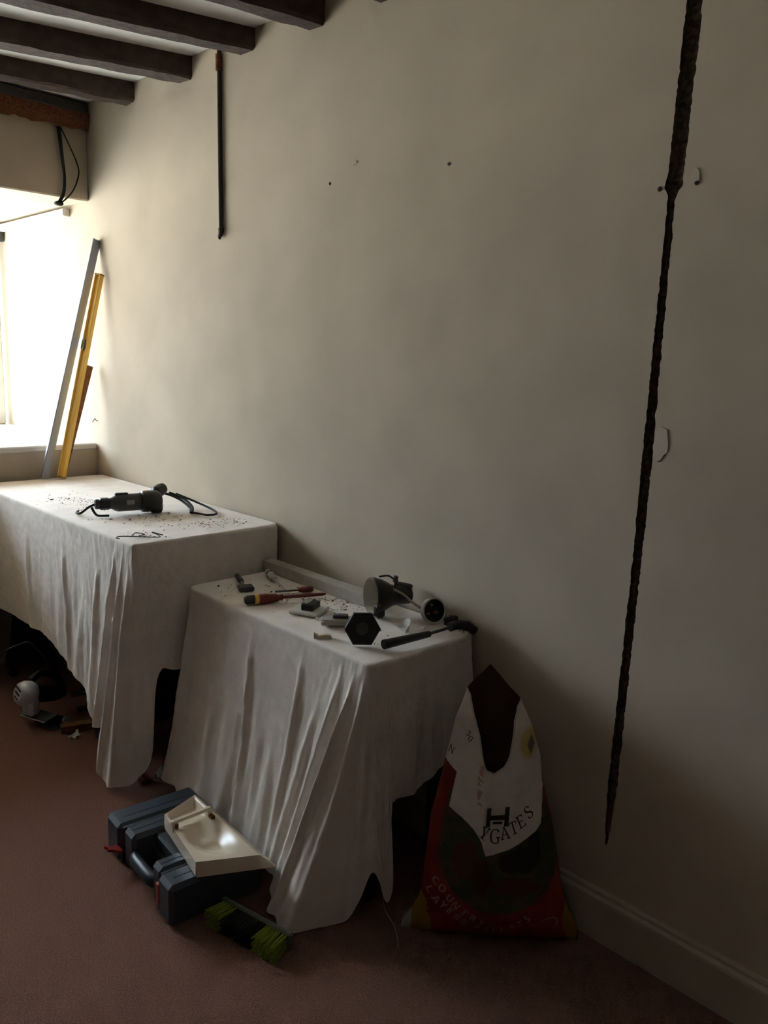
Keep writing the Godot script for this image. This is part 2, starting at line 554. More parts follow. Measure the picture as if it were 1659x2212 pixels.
func make_beams() -> void:
	var n := FastNoiseLite.new()
	n.seed = 21
	n.frequency = 1.0
	var spots := [
		[-1.877, 0.096, 2.515, "dark oak ceiling beam cut off by the top edge, only its end showing", 0.15, 4.5],
		[-2.212, 0.084, 2.520, "nearest fully seen dark ceiling beam, right of the one with the conduit", 0.16, 4.5],
		[-2.594, 0.096, 2.530, "dark ceiling beam that the thin black wall conduit drops from", 0.26, 4.2],
		[-3.010, 0.102, 2.521, "worn dark ceiling beam just beyond the one with the conduit", 0.27, 2.9],
		[-3.462, 0.082, 2.522, "short-looking dark ceiling beam closest to the rough wall plate", 0.21, 1.75]]
	for s in spots:
		var st := S()
		st.set_smooth_group(0)
		var N := 90
		var L: float = s[5]
		var secs: Array = []
		for i in N + 1:
			var x := WX - L * float(i) / N
			var h: float = s[1] / 2.0
			var y0: float = s[2]
			var o := func(k: float) -> float: return n.get_noise_3d(x * 5.0, k * 30.0, s[0] * 50.0) * 0.006 + n.get_noise_3d(x * 24.0, k * 30.0, s[0] * 50.0) * 0.002
			var c := 0.010
			var skew: float = s[0] - (WX - x) * s[4]
			secs.append([Vector3(x, CY + 0.02, skew - h + o.call(1.0)), Vector3(x, y0 + c + o.call(2.0), skew - h + o.call(3.0)), Vector3(x, y0 + o.call(4.0), skew - h + c + o.call(5.0)), Vector3(x, y0 + o.call(6.0), skew + h - c + o.call(7.0)), Vector3(x, y0 + c + o.call(8.0), skew + h + o.call(9.0)), Vector3(x, CY + 0.02, skew + h + o.call(10.0))])
		for k in 6:
			st.set_smooth_group(k + 1)
			var l := (k + 1) % 6
			for i in N:
				var a: Array = secs[i]
				var b: Array = secs[i + 1]
				quad_out(st, a[k], a[l], b[l], b[k], (a[0] + a[2] + a[3] + a[5] + b[0] + b[2] + b[3] + b[5]) / 8.0)
		st.set_smooth_group(-1)
		for e in [0, N]:
			var a: Array = secs[e]
			var ins := Vector3(WX - L / 2, 2.56, s[0] - L / 2 * s[4])
			quad_out(st, a[0], a[1], a[4], a[5], ins)
			quad_out(st, a[1], a[2], a[3], a[4], ins)
		var o := obj("ceiling_beam", st, M.beam)
		tag(o, s[3], "beam", "ceiling beams")
	# the rough wall plate above the recess: dark sawn timber with torn brown bark and laths under it
	var st := S()
	box(st, Vector3(WX - 2.28, 2.568, FZ + 0.010), Vector3(4.54, 0.044, 0.07), 0.004)
	var plate := thing("wall_plate", "rough dark wall plate with torn brown underside above the window recess", "beam")
	obj("timber", st, M.darkwood, plate)
	st = S()
	st.set_smooth_group(-1)
	var prev: Array = []
	for i in 181:
		var x := WX - 0.003 - 4.5 * i / 180.0
		var yb := 2.475 + n.get_noise_2d(x * 22.0, 3.0) * 0.016 + n.get_noise_2d(x * 60.0, 13.0) * 0.008
		var zf := FZ + 0.030 + n.get_noise_2d(x * 16.0, 33.0) * 0.010 + n.get_noise_2d(x * 50.0, 53.0) * 0.007
		var ym := 2.51 + n.get_noise_2d(x * 30.0, 83.0) * 0.012
		var here := [Vector3(x, 2.548, FZ + 0.038), Vector3(x, ym, zf + 0.008), Vector3(x, yb, zf - 0.006), Vector3(x, yb + 0.006, FZ - 0.01)]
		if i > 0:
			for k in 3:
				quad_out(st, prev[k], prev[k + 1], here[k + 1], here[k], Vector3(x, 2.53, FZ - 0.05))
		prev = here
	obj("torn_underside", st, M.bark, plate).set_meta("label", "torn reddish brown underside")

# ------------------------------------------------------------------ dust sheets and tables
# knots: edge x, edge z, hem x, hem y, hem z; ridges: edge z above, hem z below, half width, height, start
func make_sheet(called: String, label: String, top_y: float, wall_x: float, knots: Array, ridges: Array, seed_: int, sag: float, loose := 1.0) -> MeshInstance3D:
	var n := FastNoiseLite.new()
	n.seed = seed_
	n.frequency = 1.0
	var N := knots.size()
	var pick := func(u: float) -> Array:
		var f := u * (N - 1)
		var i := mini(int(f), N - 2)
		var k := f - i
		var out: Array = []
		for c in 5:
			out.append(cubic_interpolate(knots[i][c], knots[i + 1][c], knots[maxi(i - 1, 0)][c], knots[mini(i + 2, N - 1)][c], k))
		return out
	var r := 0.011
	var skirt := func(u: float, v: float) -> Vector3:
		var p: Array = pick.call(u)
		var q: Array = pick.call(minf(u + 0.002, 1.0))
		var q0: Array = pick.call(maxf(u - 0.002, 0.0))
		var d := Vector2(q[0] - q0[0], q[1] - q0[1]).normalized()
		var out := Vector3(-d.y, 0, d.x) * -1.0      # the path runs with the table on its left
		out = Vector3(-d.y, 0, d.x)
		if out.dot(Vector3(p[0], 0, p[1]) - Vector3(wall_x + 0.3, 0, (knots[0][1] + knots[-1][1]) / 2.0)) < 0:
			out = -out
		var edge := Vector3(p[0], top_y, p[1])
		if v < 0.06:
			var a := v / 0.06 * PI / 2.0
			return edge + out * (sin(a) - 1.0) * r + Vector3.DOWN * (1.0 - cos(a)) * r
		var w := (v - 0.06) / 0.94
		var e := edge + Vector3.DOWN * r
		var hem := Vector3(p[2], p[3], p[4])
		var pos := Vector3(0, lerpf(e.y, hem.y, w), 0)
		var s := pow(w, 1.35)
		pos.x = lerpf(e.x, hem.x, s)
		pos.z = lerpf(e.z, hem.z, s)
		for g in ridges:
			var z := lerpf(g[0], g[1], w)
			var k: float = (lerpf(p[1], p[4], w) - z) / (g[2] * (0.45 + 0.75 * w))
			var front: float = clampf(-out.x * 1.4 - 0.2, 0.0, 1.0) if g.size() < 6 else clampf(out.z * 1.4 - 0.2, 0.0, 1.0)
			if g.size() >= 6:
				k = (lerpf(p[0], p[2], w) - z) / (g[2] * (0.45 + 0.75 * w))
			if absf(k) < 3.0:
				pos += out * g[3] * exp(-k * k) * smoothstep(g[4], g[4] + 0.35, w) * front
		var along_: float = p[1] + p[0]
		var wav := sin(along_ * 34.0 + n.get_noise_2d(along_ * 3.0, 5.0) * 6.0) * 0.5 + n.get_noise_2d(along_ * 14.0, w * 1.2)
		pos += out * wav * 0.007 * loose * smoothstep(0.03, 0.7, w)
		pos += out * n.get_noise_2d(along_ * 30.0, w * 12.0) * 0.0025
		pos.y = maxf(pos.y, 0.004)
		return pos
	var st := S()
	grid(st, 420, 64, skirt)
	var top := func(u: float, v: float) -> Vector3:
		var p: Vector3 = skirt.call(u, 0.0)
		var q := Vector3(wall_x, top_y, clampf(p.z, knots[0][1] + 0.02, knots[-1][1] - 0.02))
		var o := p.lerp(q, v)
		o.y = top_y - sag * sin(v * PI) * 0.3 + n.get_noise_2d(o.x * 9.0, o.z * 9.0) * 0.0018 * sin(v * PI)
		return o
	grid(st, 420, 16, top, true)
	var o := obj(called, st, M.cloth)
	tag(o, label, "dust sheet", "dust sheets")
	return o

func make_tables() -> void:
	var k1 := [
		[1.76, -3.835, 1.76, 0.55, -3.85], [1.45, -3.835, 1.45, 0.50, -3.85], [1.24, -3.83, 1.23, 0.42, -3.855], [1.20, -3.80, 1.18, 0.35, -3.84],
		[1.198, -3.6, 1.19, 0.368, -3.6], [1.197, -3.3, 1.19, 0.378, -3.3], [1.197, -3.1, 1.19, 0.378, -3.1], [1.196, -2.95, 1.187, 0.345, -2.95], [1.196, -2.82, 1.185, 0.31, -2.82],
		[1.196, -2.70, 1.18, 0.27, -2.715], [1.195, -2.62, 1.175, 0.205, -2.665], [1.195, -2.55, 1.17, 0.185, -2.61], [1.195, -2.50, 1.17, 0.175, -2.57], [1.195, -2.46, 1.15, 0.05, -2.56], [1.195, -2.42, 1.15, 0.015, -2.51],
		[1.195, -2.395, 1.17, 0.02, -2.45], [1.198, -2.375, 1.19, 0.03, -2.42], [1.21, -2.366, 1.215, 0.05, -2.41], [1.225, -2.365, 1.255, 0.13, -2.385], [1.25, -2.365, 1.275, 0.42, -2.37],
		[1.35, -2.365, 1.35, 0.43, -2.362], [1.55, -2.365, 1.55, 0.43, -2.362], [1.762, -2.365, 1.762, 0.43, -2.362]]
	var r1 := [[-3.28, -3.24, 0.020, 0.010, 0.15], [-2.93, -2.86, 0.020, 0.014, 0.1], [-2.72, -2.80, 0.025, 0.012, 0.4], [-2.62, -2.68, 0.02, 0.014, 0.1], [-2.49, -2.615, 0.016, 0.020, 0.0], [-2.44, -2.56, 0.012, 0.020, 0.0], [-2.40, -2.48, 0.020, 0.018, 0.05]]
	make_sheet("dust_sheet", "white dust sheet over the higher table under the window, dusty grinder on it", 0.885, 1.775, k1, r1, 31, 0.004, 0.55)
	var k2 := [
		[1.755, -2.335, 1.755, 0.50, -2.345], [1.50, -2.335, 1.50, 0.45, -2.345], [1.42, -2.335, 1.40, 0.30, -2.355], [1.385, -2.33, 1.34, 0.10, -2.385], [1.37, -2.315, 1.30, 0.045, -2.39],
		[1.365, -2.26, 1.285, 0.05, -2.34], [1.365, -2.10, 1.285, 0.055, -2.16], [1.364, -1.95, 1.290, 0.05, -2.0], [1.363, -1.80, 1.285, 0.05, -1.85], [1.362, -1.68, 1.270, 0.055, -1.73],
		[1.361, -1.60, 1.245, 0.05, -1.665], [1.360, -1.55, 1.215, 0.03, -1.62], [1.360, -1.51, 1.185, 0.01, -1.575], [1.359, -1.485, 1.165, 0.005, -1.525], [1.358, -1.465, 1.21, 0.005, -1.49],
		[1.358, -1.45, 1.275, 0.005, -1.455], [1.359, -1.438, 1.325, 0.01, -1.44], [1.362, -1.43, 1.345, 0.07, -1.42], [1.368, -1.424, 1.365, 0.145, -1.40], [1.375, -1.42, 1.385, 0.12, -1.39],
		[1.385, -1.419, 1.405, 0.055, -1.385], [1.395, -1.418, 1.425, 0.05, -1.385], [1.405, -1.417, 1.435, 0.11, -1.388], [1.42, -1.417, 1.432, 0.30, -1.402], [1.45, -1.417, 1.45, 0.325, -1.408],
		[1.52, -1.417, 1.52, 0.325, -1.408], [1.60, -1.417, 1.60, 0.345, -1.408], [1.67, -1.417, 1.67, 0.37, -1.405], [1.72, -1.417, 1.725, 0.39, -1.385], [1.755, -1.42, 1.762, 0.40, -1.37]]
	var r2 := [[-2.31, -2.34, 0.02, 0.014, 0.0], [-2.26, -2.25, 0.03, 0.012, 0.1], [-2.13, -2.12, 0.028, 0.012, 0.25], [-2.05, -2.03, 0.02, 0.012, 0.35], [-1.955, -1.945, 0.014, 0.016, 0.0], [-1.90, -1.86, 0.02, 0.012, 0.4], [-1.82, -1.78, 0.018, 0.016, 0.45], [-1.80, -1.82, 0.02, 0.014, 0.5], [-1.70, -1.735, 0.018, 0.018, 0.0], [-1.60, -1.70, 0.018, 0.020, 0.15], [-1.53, -1.645, 0.018, 0.024, 0.0], [-1.475, -1.60, 0.014, 0.026, 0.0], [-1.44, -1.50, 0.014, 0.022, 0.0], [-1.425, -1.43, 0.014, 0.018, 0.05],
		[1.50, 1.50, 0.05, 0.008, 0.2, 1], [1.66, 1.68, 0.04, 0.008, 0.2, 1]]
	make_sheet("dust_sheet", "white dust sheet over the lower table strewn with tools, its corner trailing on the carpet", 0.728, 1.772, k2, r2, 47, 0.004)

	# the higher table: top, rails and two panel ends on bun feet with castors
	var t := thing("table", "dark wooden table with panel ends and castors under the left dust sheet", "table", Vector3(1.48, 0, -3.1))
	var st := S()
	box(st, Vector3(0, 0.866, 0), Vector3(0.52, 0.03, 1.43), 0.004)
	obj("table_top", st, M.darkwood, t)
	for x: float in [-0.235, 0.235]:
		st = S()
		box(st, Vector3(x, 0.80, 0), Vector3(0.022, 0.10, 1.36), 0.003)
		obj("rail", st, M.darkwood, t)
	for z: float in [0.32, -0.60]:
		st = S()
		var poly := PackedVector2Array([Vector2(-0.22, 0.14), Vector2(-0.24, 0.10), Vector2(-0.24, 0.05), Vector2(0.24, 0.05), Vector2(0.24, 0.10), Vector2(0.22, 0.14), Vector2(0.20, 0.30), Vector2(0.22, 0.75), Vector2(-0.22, 0.75), Vector2(-0.20, 0.30)])
		slab(st, poly, 0.035, Transform3D(Basis.IDENTITY, Vector3(0, 0, z)), 0.004)
		var leg := obj("leg", st, M.darkwood, t)
		for x: float in [-0.215, 0.215]:
			st = S()
			lathe(st, [Vector2(0, 0.052), Vector2(0.012, 0.052), Vector2(0.012, 0.038), Vector2(0, 0.038)], xf(Vector3(x, 0, z)), 10)
			lathe(st, [Vector2(0, -0.01), Vector2(0.017, -0.01), Vector2(0.02, -0.006), Vector2(0.02, 0.006), Vector2(0.017, 0.01), Vector2(0, 0.01)], Transform3D(Basis.from_euler(Vector3(PI / 2, 0, 0)), Vector3(x, 0.0205, z)), 16)
			obj("castor", st, M.rubber, leg)
	# the lower table: four square legs and rails
	t = thing("table", "low dark table hidden under the right dust sheet, black beneath", "table", Vector3(1.57, 0, -1.875))
	st = S()
	box(st, Vector3(0, 0.710, 0), Vector3(0.35, 0.025, 0.87), 0.003)
	obj("table_top", st, M.darkwood, t)
	for x: float in [-0.14, 0.14]:
		for z: float in [-0.39, 0.39]:
			st = S()
			box(st, Vector3(x, 0.35, z), Vector3(0.045, 0.70, 0.045), 0.004)
			obj("leg", st, M.darkwood, t)
	for z: float in [-0.39, 0.39]:
		st = S()
		box(st, Vector3(0, 0.655, z), Vector3(0.24, 0.085, 0.02), 0.002)
		obj("rail", st, M.darkwood, t)
	for x: float in [-0.14, 0.14]:
		st = S()
		box(st, Vector3(x, 0.655, 0), Vector3(0.02, 0.085, 0.74), 0.002)
		obj("rail", st, M.darkwood, t)

# ------------------------------------------------------------------ things on the walls
func make_wall_things() -> void:
	# conduit that drops from a beam down the wall
	var t := thing("conduit_drop", "thin dark conduit hanging down the wall below the third beam", "conduit", Vector3(WX, 2.53, -2.752))
	var st := S()
	tube(st, [Vector3(-0.009, 0.068, -0.006), Vector3(-0.009, -0.2, -0.003), Vector3(-0.009, -0.4, 0.0), Vector3(-0.009, -0.585, 0.004)], 0.0085, 10)
	obj("tube", st, M.conduit, t)
	st = S()
	tube(st, [Vector3(-0.010, 0.03, -0.006), Vector3(-0.010, -0.025, -0.005)], 0.013, 10)
	obj("gland", st, M.bark, t)
	st = S()
	tube(st, smooth_path([Vector3(-0.009, -0.575, 0.004), Vector3(-0.010, -0.592, 0.003), Vector3(-0.011, -0.604, -0.004), Vector3(-0.012, -0.612, 0.0)], 4), 0.012, 8, 0.005)
	obj("cable_end", st, M.conduit, t)
	# white trunking in the top corner of the recess, with its dark clips
	t = thing("cable_trunking", "white cable trunking along the top of the window recess", "trunking", Vector3(WX, 2.15, -4.0))
	var a := Vector3(-0.016, -0.005, -0.10)
	var b := Vector3(-0.016, -0.012, -0.98)
	st = S()
	box(st, (a + b) / 2.0, Vector3(0.032, 0.038, 0.88), 0.004)
	obj("trunking_body", st, M.white_plastic, t)
	st = S()
	box(st, Vector3(-0.034, -0.008, -0.54), Vector3(0.006, 0.030, 0.88), 0.002)
	obj("trunking_lid", st, M.white_frame, t)
	st = S()
	box(st, Vector3(-0.020, -0.035, -1.00), Vector3(0.04, 0.09, 0.045), 0.006)
	obj("end_clip", st, M.gunmetal, t)
	# two loops of black cable between wall plate and trunking
	t = thing("cable", "twin black cables looping from the wall plate down to the white trunking", "cable", Vector3(1.65, 2.3, FZ))
	st = S()
	tube(st, smooth_path([Vector3(-0.012, 0.17, 0.018), Vector3(0.0, 0.04, 0.022), Vector3(0.008, -0.04, 0.022), Vector3(0.002, -0.11, 0.018), Vector3(-0.012, -0.155, -0.01)]), 0.0055, 8)
	tube(st, smooth_path([Vector3(-0.004, 0.17, 0.022), Vector3(0.006, 0.04, 0.024), Vector3(0.012, -0.05, 0.024), Vector3(0.006, -0.12, 0.018), Vector3(-0.008, -0.155, -0.01)]), 0.004, 8)
	obj("flex", st, M.rubber, t)
	st = S()
	tube(st, smooth_path([Vector3(0.0, 0.17, 0.02), Vector3(0.035, 0.10, 0.024), Vector3(0.066, 0.03, 0.028), Vector3(0.074, -0.02, 0.028), Vector3(0.050, -0.09, 0.024), Vector3(0.012, -0.14, 0.012), Vector3(-0.008, -0.155, -0.012)]), 0.0035, 8)
	obj("flex", st, M.rubber, t)
	st = S()
	box(st, Vector3(-0.012, -0.158, 0.0), Vector3(0.035, 0.018, 0.03), 0.005)
	obj("grommet", st, M.rubber, t)
	# bent wire hook left in the plaster
	t = thing("wall_hook", "tiny bent wire hook in the plaster beside the leaning level", "hook", Vector3(WX, 1.147, -3.882))
	st = S()
	tube(st, smooth_path([Vector3(0.0, 0.0, -0.025), Vector3(-0.012, -0.010, -0.016), Vector3(-0.014, -0.004, -0.004), Vector3(-0.010, 0.010, 0.008), Vector3(-0.012, 0.004, 0.020), Vector3(-0.004, -0.002, 0.026)]), 0.002, 6)
	obj("wire", st, M.gunmetal, t)
	# straightedge, spirit level and batten leaning in the corner, feet on the sheet
	var foot := Vector3(1.492, 0.888, -3.82)
	var top := Vector3(1.770, 1.992, -3.790)
	t = thing("straightedge", "long grey aluminium straightedge leaning in the corner, tallest of the three", "straightedge")
	st = S()
	var L := foot.distance_to(top)
	box(st, Vector3(0, L / 2, 0), Vector3(0.008, L, 0.040), 0.002, along(foot, top, Vector3(1, 0, 0.2)) * Transform3D(Basis(Vector3.UP, 0.25), Vector3.ZERO))
	box(st, Vector3(0.004, L / 2, 0.018), Vector3(0.016, L, 0.006), 0.002, along(foot, top, Vector3(1, 0, 0.2)) * Transform3D(Basis(Vector3.UP, 0.25), Vector3.ZERO))
	obj("bar", st, M.alu, t)
	foot = Vector3(1.557, 0.890, -3.785)
	top = Vector3(1.758, 1.835, -3.745)
	L = foot.distance_to(top)
	t = thing("spirit_level", "yellow spirit level leaning against the wall in front of the straightedge", "spirit level")
	var f := along(foot, top, Vector3(1, 0, 0)) * Transform3D(Basis(Vector3.UP, 0.45), Vector3.ZERO)
	st = S()
	box(st, Vector3(-0.014, L / 2, 0), Vector3(0.006, L, 0.026), 0.002, f)
	box(st, Vector3(0.014, L / 2, 0), Vector3(0.006, L, 0.026), 0.002, f)
	box(st, Vector3(0, L / 2, 0), Vector3(0.026, L, 0.010), 0.0, f)
	obj("level_body", st, M.yellow, t)
	for y: float in [0.004, L - 0.004]:
		st = S()
		box(st, Vector3(0, y, 0), Vector3(0.036, 0.008, 0.029), 0.002, f)
		obj("end_cap", st, M.level_edge, t)
	st = S()
	box(st, Vector3(-0.010, L * 0.655, 0), Vector3(0.017, 0.05, 0.029), 0.003, f)
	var hold := obj("vial_holder", st, M.steel, t)
	st = S()
	tube(st, [f * Vector3(-0.012, L * 0.655 - 0.018, 0.013), f * Vector3(-0.012, L * 0.655 + 0.018, 0.013)], 0.005, 10)
	obj("vial", st, M.vial, hold)
	foot = Vector3(1.580, 0.890, -3.832)
	top = Vector3(1.740, 1.412, -3.848)
	L = foot.distance_to(top)
	t = thing("wood_batten", "short brown wooden batten leaning behind the yellow level", "batten")
	st = S()
	box(st, Vector3(0, L / 2, 0), Vector3(0.022, L, 0.034), 0.003, along(foot, top, Vector3(1, 0, 0)) * Transform3D(Basis(Vector3.UP, 0.2), Vector3.ZERO))
	obj("timber", st, M.batten, t)

# ------------------------------------------------------------------ things on the left sheet
func make_grinder() -> void:
	var y := 0.889
	var t := thing("power_tool", "black straight-bodied power tool lying in dust on the left sheet", "power tool", Vector3(1.30, y, -2.87))
	# local: x runs from tail to head
	t.rotation.y = -0.22
	var st := S()
	var lie := Transform3D(Basis(Vector3(0, -1, 0), Vector3(1, 0, 0), Vector3.BACK), Vector3.ZERO)
	var ax := Transform3D(lie.basis, Vector3(0.0, 0.040, 0))
	lathe(st, [Vector2(0, 0.0), Vector2(0.016, 0.001), Vector2(0.019, 0.006), Vector2(0.019, 0.05), Vector2(0.022, 0.062), Vector2(0.030, 0.075), Vector2(0.033, 0.085), Vector2(0.033, 0.165), Vector2(0.030, 0.172), Vector2(0, 0.172)], ax, 22, 0.0, 0.9)
	obj("motor_body", st, M.gunmetal, t)
	st = S()
	box(st, Vector3(0.035, 0.040, 0.0), Vector3(0.045, 0.043, 0.040), 0.008)
	obj("rear_grip", st, M.black, t)
	st = S()
	box(st, Vector3(0.125, 0.045, 0.032), Vector3(0.03, 0.018, 0.004), 0.001)
	obj("nameplate", st, M.steel, t)
	st = S()
	box(st, Vector3(0.098, 0.074, 0.0), Vector3(0.05, 0.008, 0.018), 0.003)
	obj("switch", st, M.black, t)
	st = S()
	lathe(st, [Vector2(0, 0.170), Vector2(0.036, 0.170), Vector2(0.041, 0.176), Vector2(0.042, 0.20), Vector2(0.040, 0.232), Vector2(0.030, 0.246), Vector2(0.018, 0.25), Vector2(0, 0.25)], ax, 22)
	box(st, Vector3(0.222, 0.020, 0.012), Vector3(0.05, 0.034, 0.05), 0.010)
	obj("gear_head", st, M.black_gloss, t)
	st = S()
	lathe(st, [Vector2(0, -0.004), Vector2(0.020, -0.004), Vector2(0.024, 0.004), Vector2(0.024, 0.010), Vector2(0, 0.010)], Transform3D(Basis.IDENTITY, Vector3(0.225, 0.002, 0.014)), 18)
	obj("spindle_flange", st, M.rubber, t)
	st = S()
	var h0 := Vector3(0.225, 0.06, -0.03)
	var h1 := Vector3(0.285, 0.078, -0.075)
	lathe(st, [Vector2(0, -0.01), Vector2(0.012, -0.01), Vector2(0.014, 0.01), Vector2(0.024, 0.02), Vector2(0.025, 0.05), Vector2(0.021, 0.066), Vector2(0.012, 0.072), Vector2(0, 0.072)], along(h0, h1), 16)
	obj("side_handle", st, M.black, t)
	st = S()
	tube(st, smooth_path([Vector3(0.004, 0.040, 0.0), Vector3(-0.02, 0.032, 0.004), Vector3(-0.05, 0.012, 0.006), Vector3(-0.058, 0.006, -0.03), Vector3(-0.045, 0.005, -0.07)]), 0.0045, 8)
	tube(st, smooth_path([Vector3(-0.012, 0.03, 0.01), Vector3(-0.004, 0.010, 0.028), Vector3(0.006, 0.005, 0.045), Vector3(0.04, 0.005, 0.055)]), 0.0045, 8)
	obj("cable_tail", st, M.rubber, t)
	# its flex coiled round to the right
	t = thing("power_cable", "black flex looped on the left sheet behind and right of the power tool", "cable", Vector3(1.5, y, -2.8))
	st = S()
	tube(st, smooth_path([Vector3(-0.13, 0.03, -0.11), Vector3(-0.06, 0.05, -0.13), Vector3(0.03, 0.05, -0.12), Vector3(0.10, 0.05, -0.10), Vector3(0.14, 0.03, -0.05), Vector3(0.145, 0.007, 0.02), Vector3(0.11, 0.005, 0.09)]), 0.005, 8)
	tube(st, smooth_path([Vector3(0.125, 0.05, -0.10), Vector3(0.16, 0.03, -0.05), Vector3(0.155, 0.010, 0.02), Vector3(0.118, 0.006, 0.085), Vector3(0.10, 0.005, 0.11)]), 0.0055, 8)
	obj("flex", st, M.rubber, t)
	st = S()
	tube(st, smooth_path([Vector3(0.15, 0.045, -0.09), Vector3(0.19, 0.02, 0.0), Vector3(0.20, 0.005, 0.10), Vector3(0.165, 0.005, 0.18), Vector3(0.125, 0.005, 0.18), Vector3(0.115, 0.005, 0.14), Vector3(0.10, 0.005, 0.10)]), 0.0045, 8)
	obj("flex", st, M.rubber, t)
	# curl of thin wire on the near edge
	t = thing("wire_offcut", "thin curled wire offcut near the right end of the left sheet", "wire", Vector3(1.24, y, -2.40))
	st = S()
	tube(st, smooth_path([Vector3(-0.052, 0.003, -0.045), Vector3(-0.055, 0.003, -0.062), Vector3(-0.035, 0.004, -0.07), Vector3(0.02, 0.003, -0.03), Vector3(0.06, 0.003, 0.005), Vector3(0.075, 0.003, -0.02), Vector3(0.06, 0.012, -0.04), Vector3(0.085, 0.004, -0.01)]), 0.0018, 6)
	tube(st, smooth_path([Vector3(0.0, 0.003, -0.06), Vector3(0.02, 0.008, -0.075), Vector3(0.045, 0.003, -0.06), Vector3(0.02, 0.003, -0.05)]), 0.0016, 6)
	obj("strand", st, M.gunmetal, t)
	# plaster and brick crumbs: nobody could count them
	crumbs("dust_crumbs", "dark plaster crumbs and swarf scattered round the power tool", y - 0.0015, [[1.45, -2.80, 0.16, 0.30, 240], [1.58, -2.50, 0.10, 0.08, 90], [1.35, -3.15, 0.10, 0.22, 110], [1.66, -2.50, 0.07, 0.08, 30], [1.28, -2.46, 0.05, 0.06, 40]], 3)
	crumbs("dust_crumbs", "grit and short shavings between the tools on the right sheet", 0.7295, [[1.58, -1.97, 0.12, 0.20, 150], [1.65, -1.85, 0.06, 0.10, 70], [1.45, -2.2, 0.05, 0.08, 20], [1.50, -1.60, 0.08, 0.08, 30]], 4)

func crumbs(called: String, label: String, y: float, spots: Array, seed_: int) -> void:
	var r := RandomNumberGenerator.new()
	r.seed = seed_
	var st := S()
	for s in spots:
		for i in s[4]:
			var d := Vector2(r.randfn() * 0.5, r.randfn() * 0.5)
			var sz := r.randf_range(0.0007, 0.0022) * (2.0 if r.randf() < 0.06 else 1.0)
			var x: float = clampf(s[0] + d.x * s[2], 1.21 if y > 0.8 else 1.385, 1.765)
			var z: float = s[1] + d.y * s[3]
			if y > 0.8:
				z = minf(z, -2.385)
			else:
				z = clampf(z, -2.31, -1.435)
			if y > 0.8 and Geometry2D.get_closest_point_to_segment(Vector2(x, z), Vector2(1.25, -2.90), Vector2(1.60, -2.81)).distance_to(Vector2(x, z)) < 0.055:
				continue
			box(st, Vector3.ZERO, Vector3(sz, sz * 0.7, sz * r.randf_range(1.0, 4.0)), 0.0, xf(Vector3(x, y + sz * 0.2, z), r.randf() * TAU))
	var o := obj(called, st, M.dust)
	tag(o, label, "debris")
	o.set_meta("kind", "stuff")

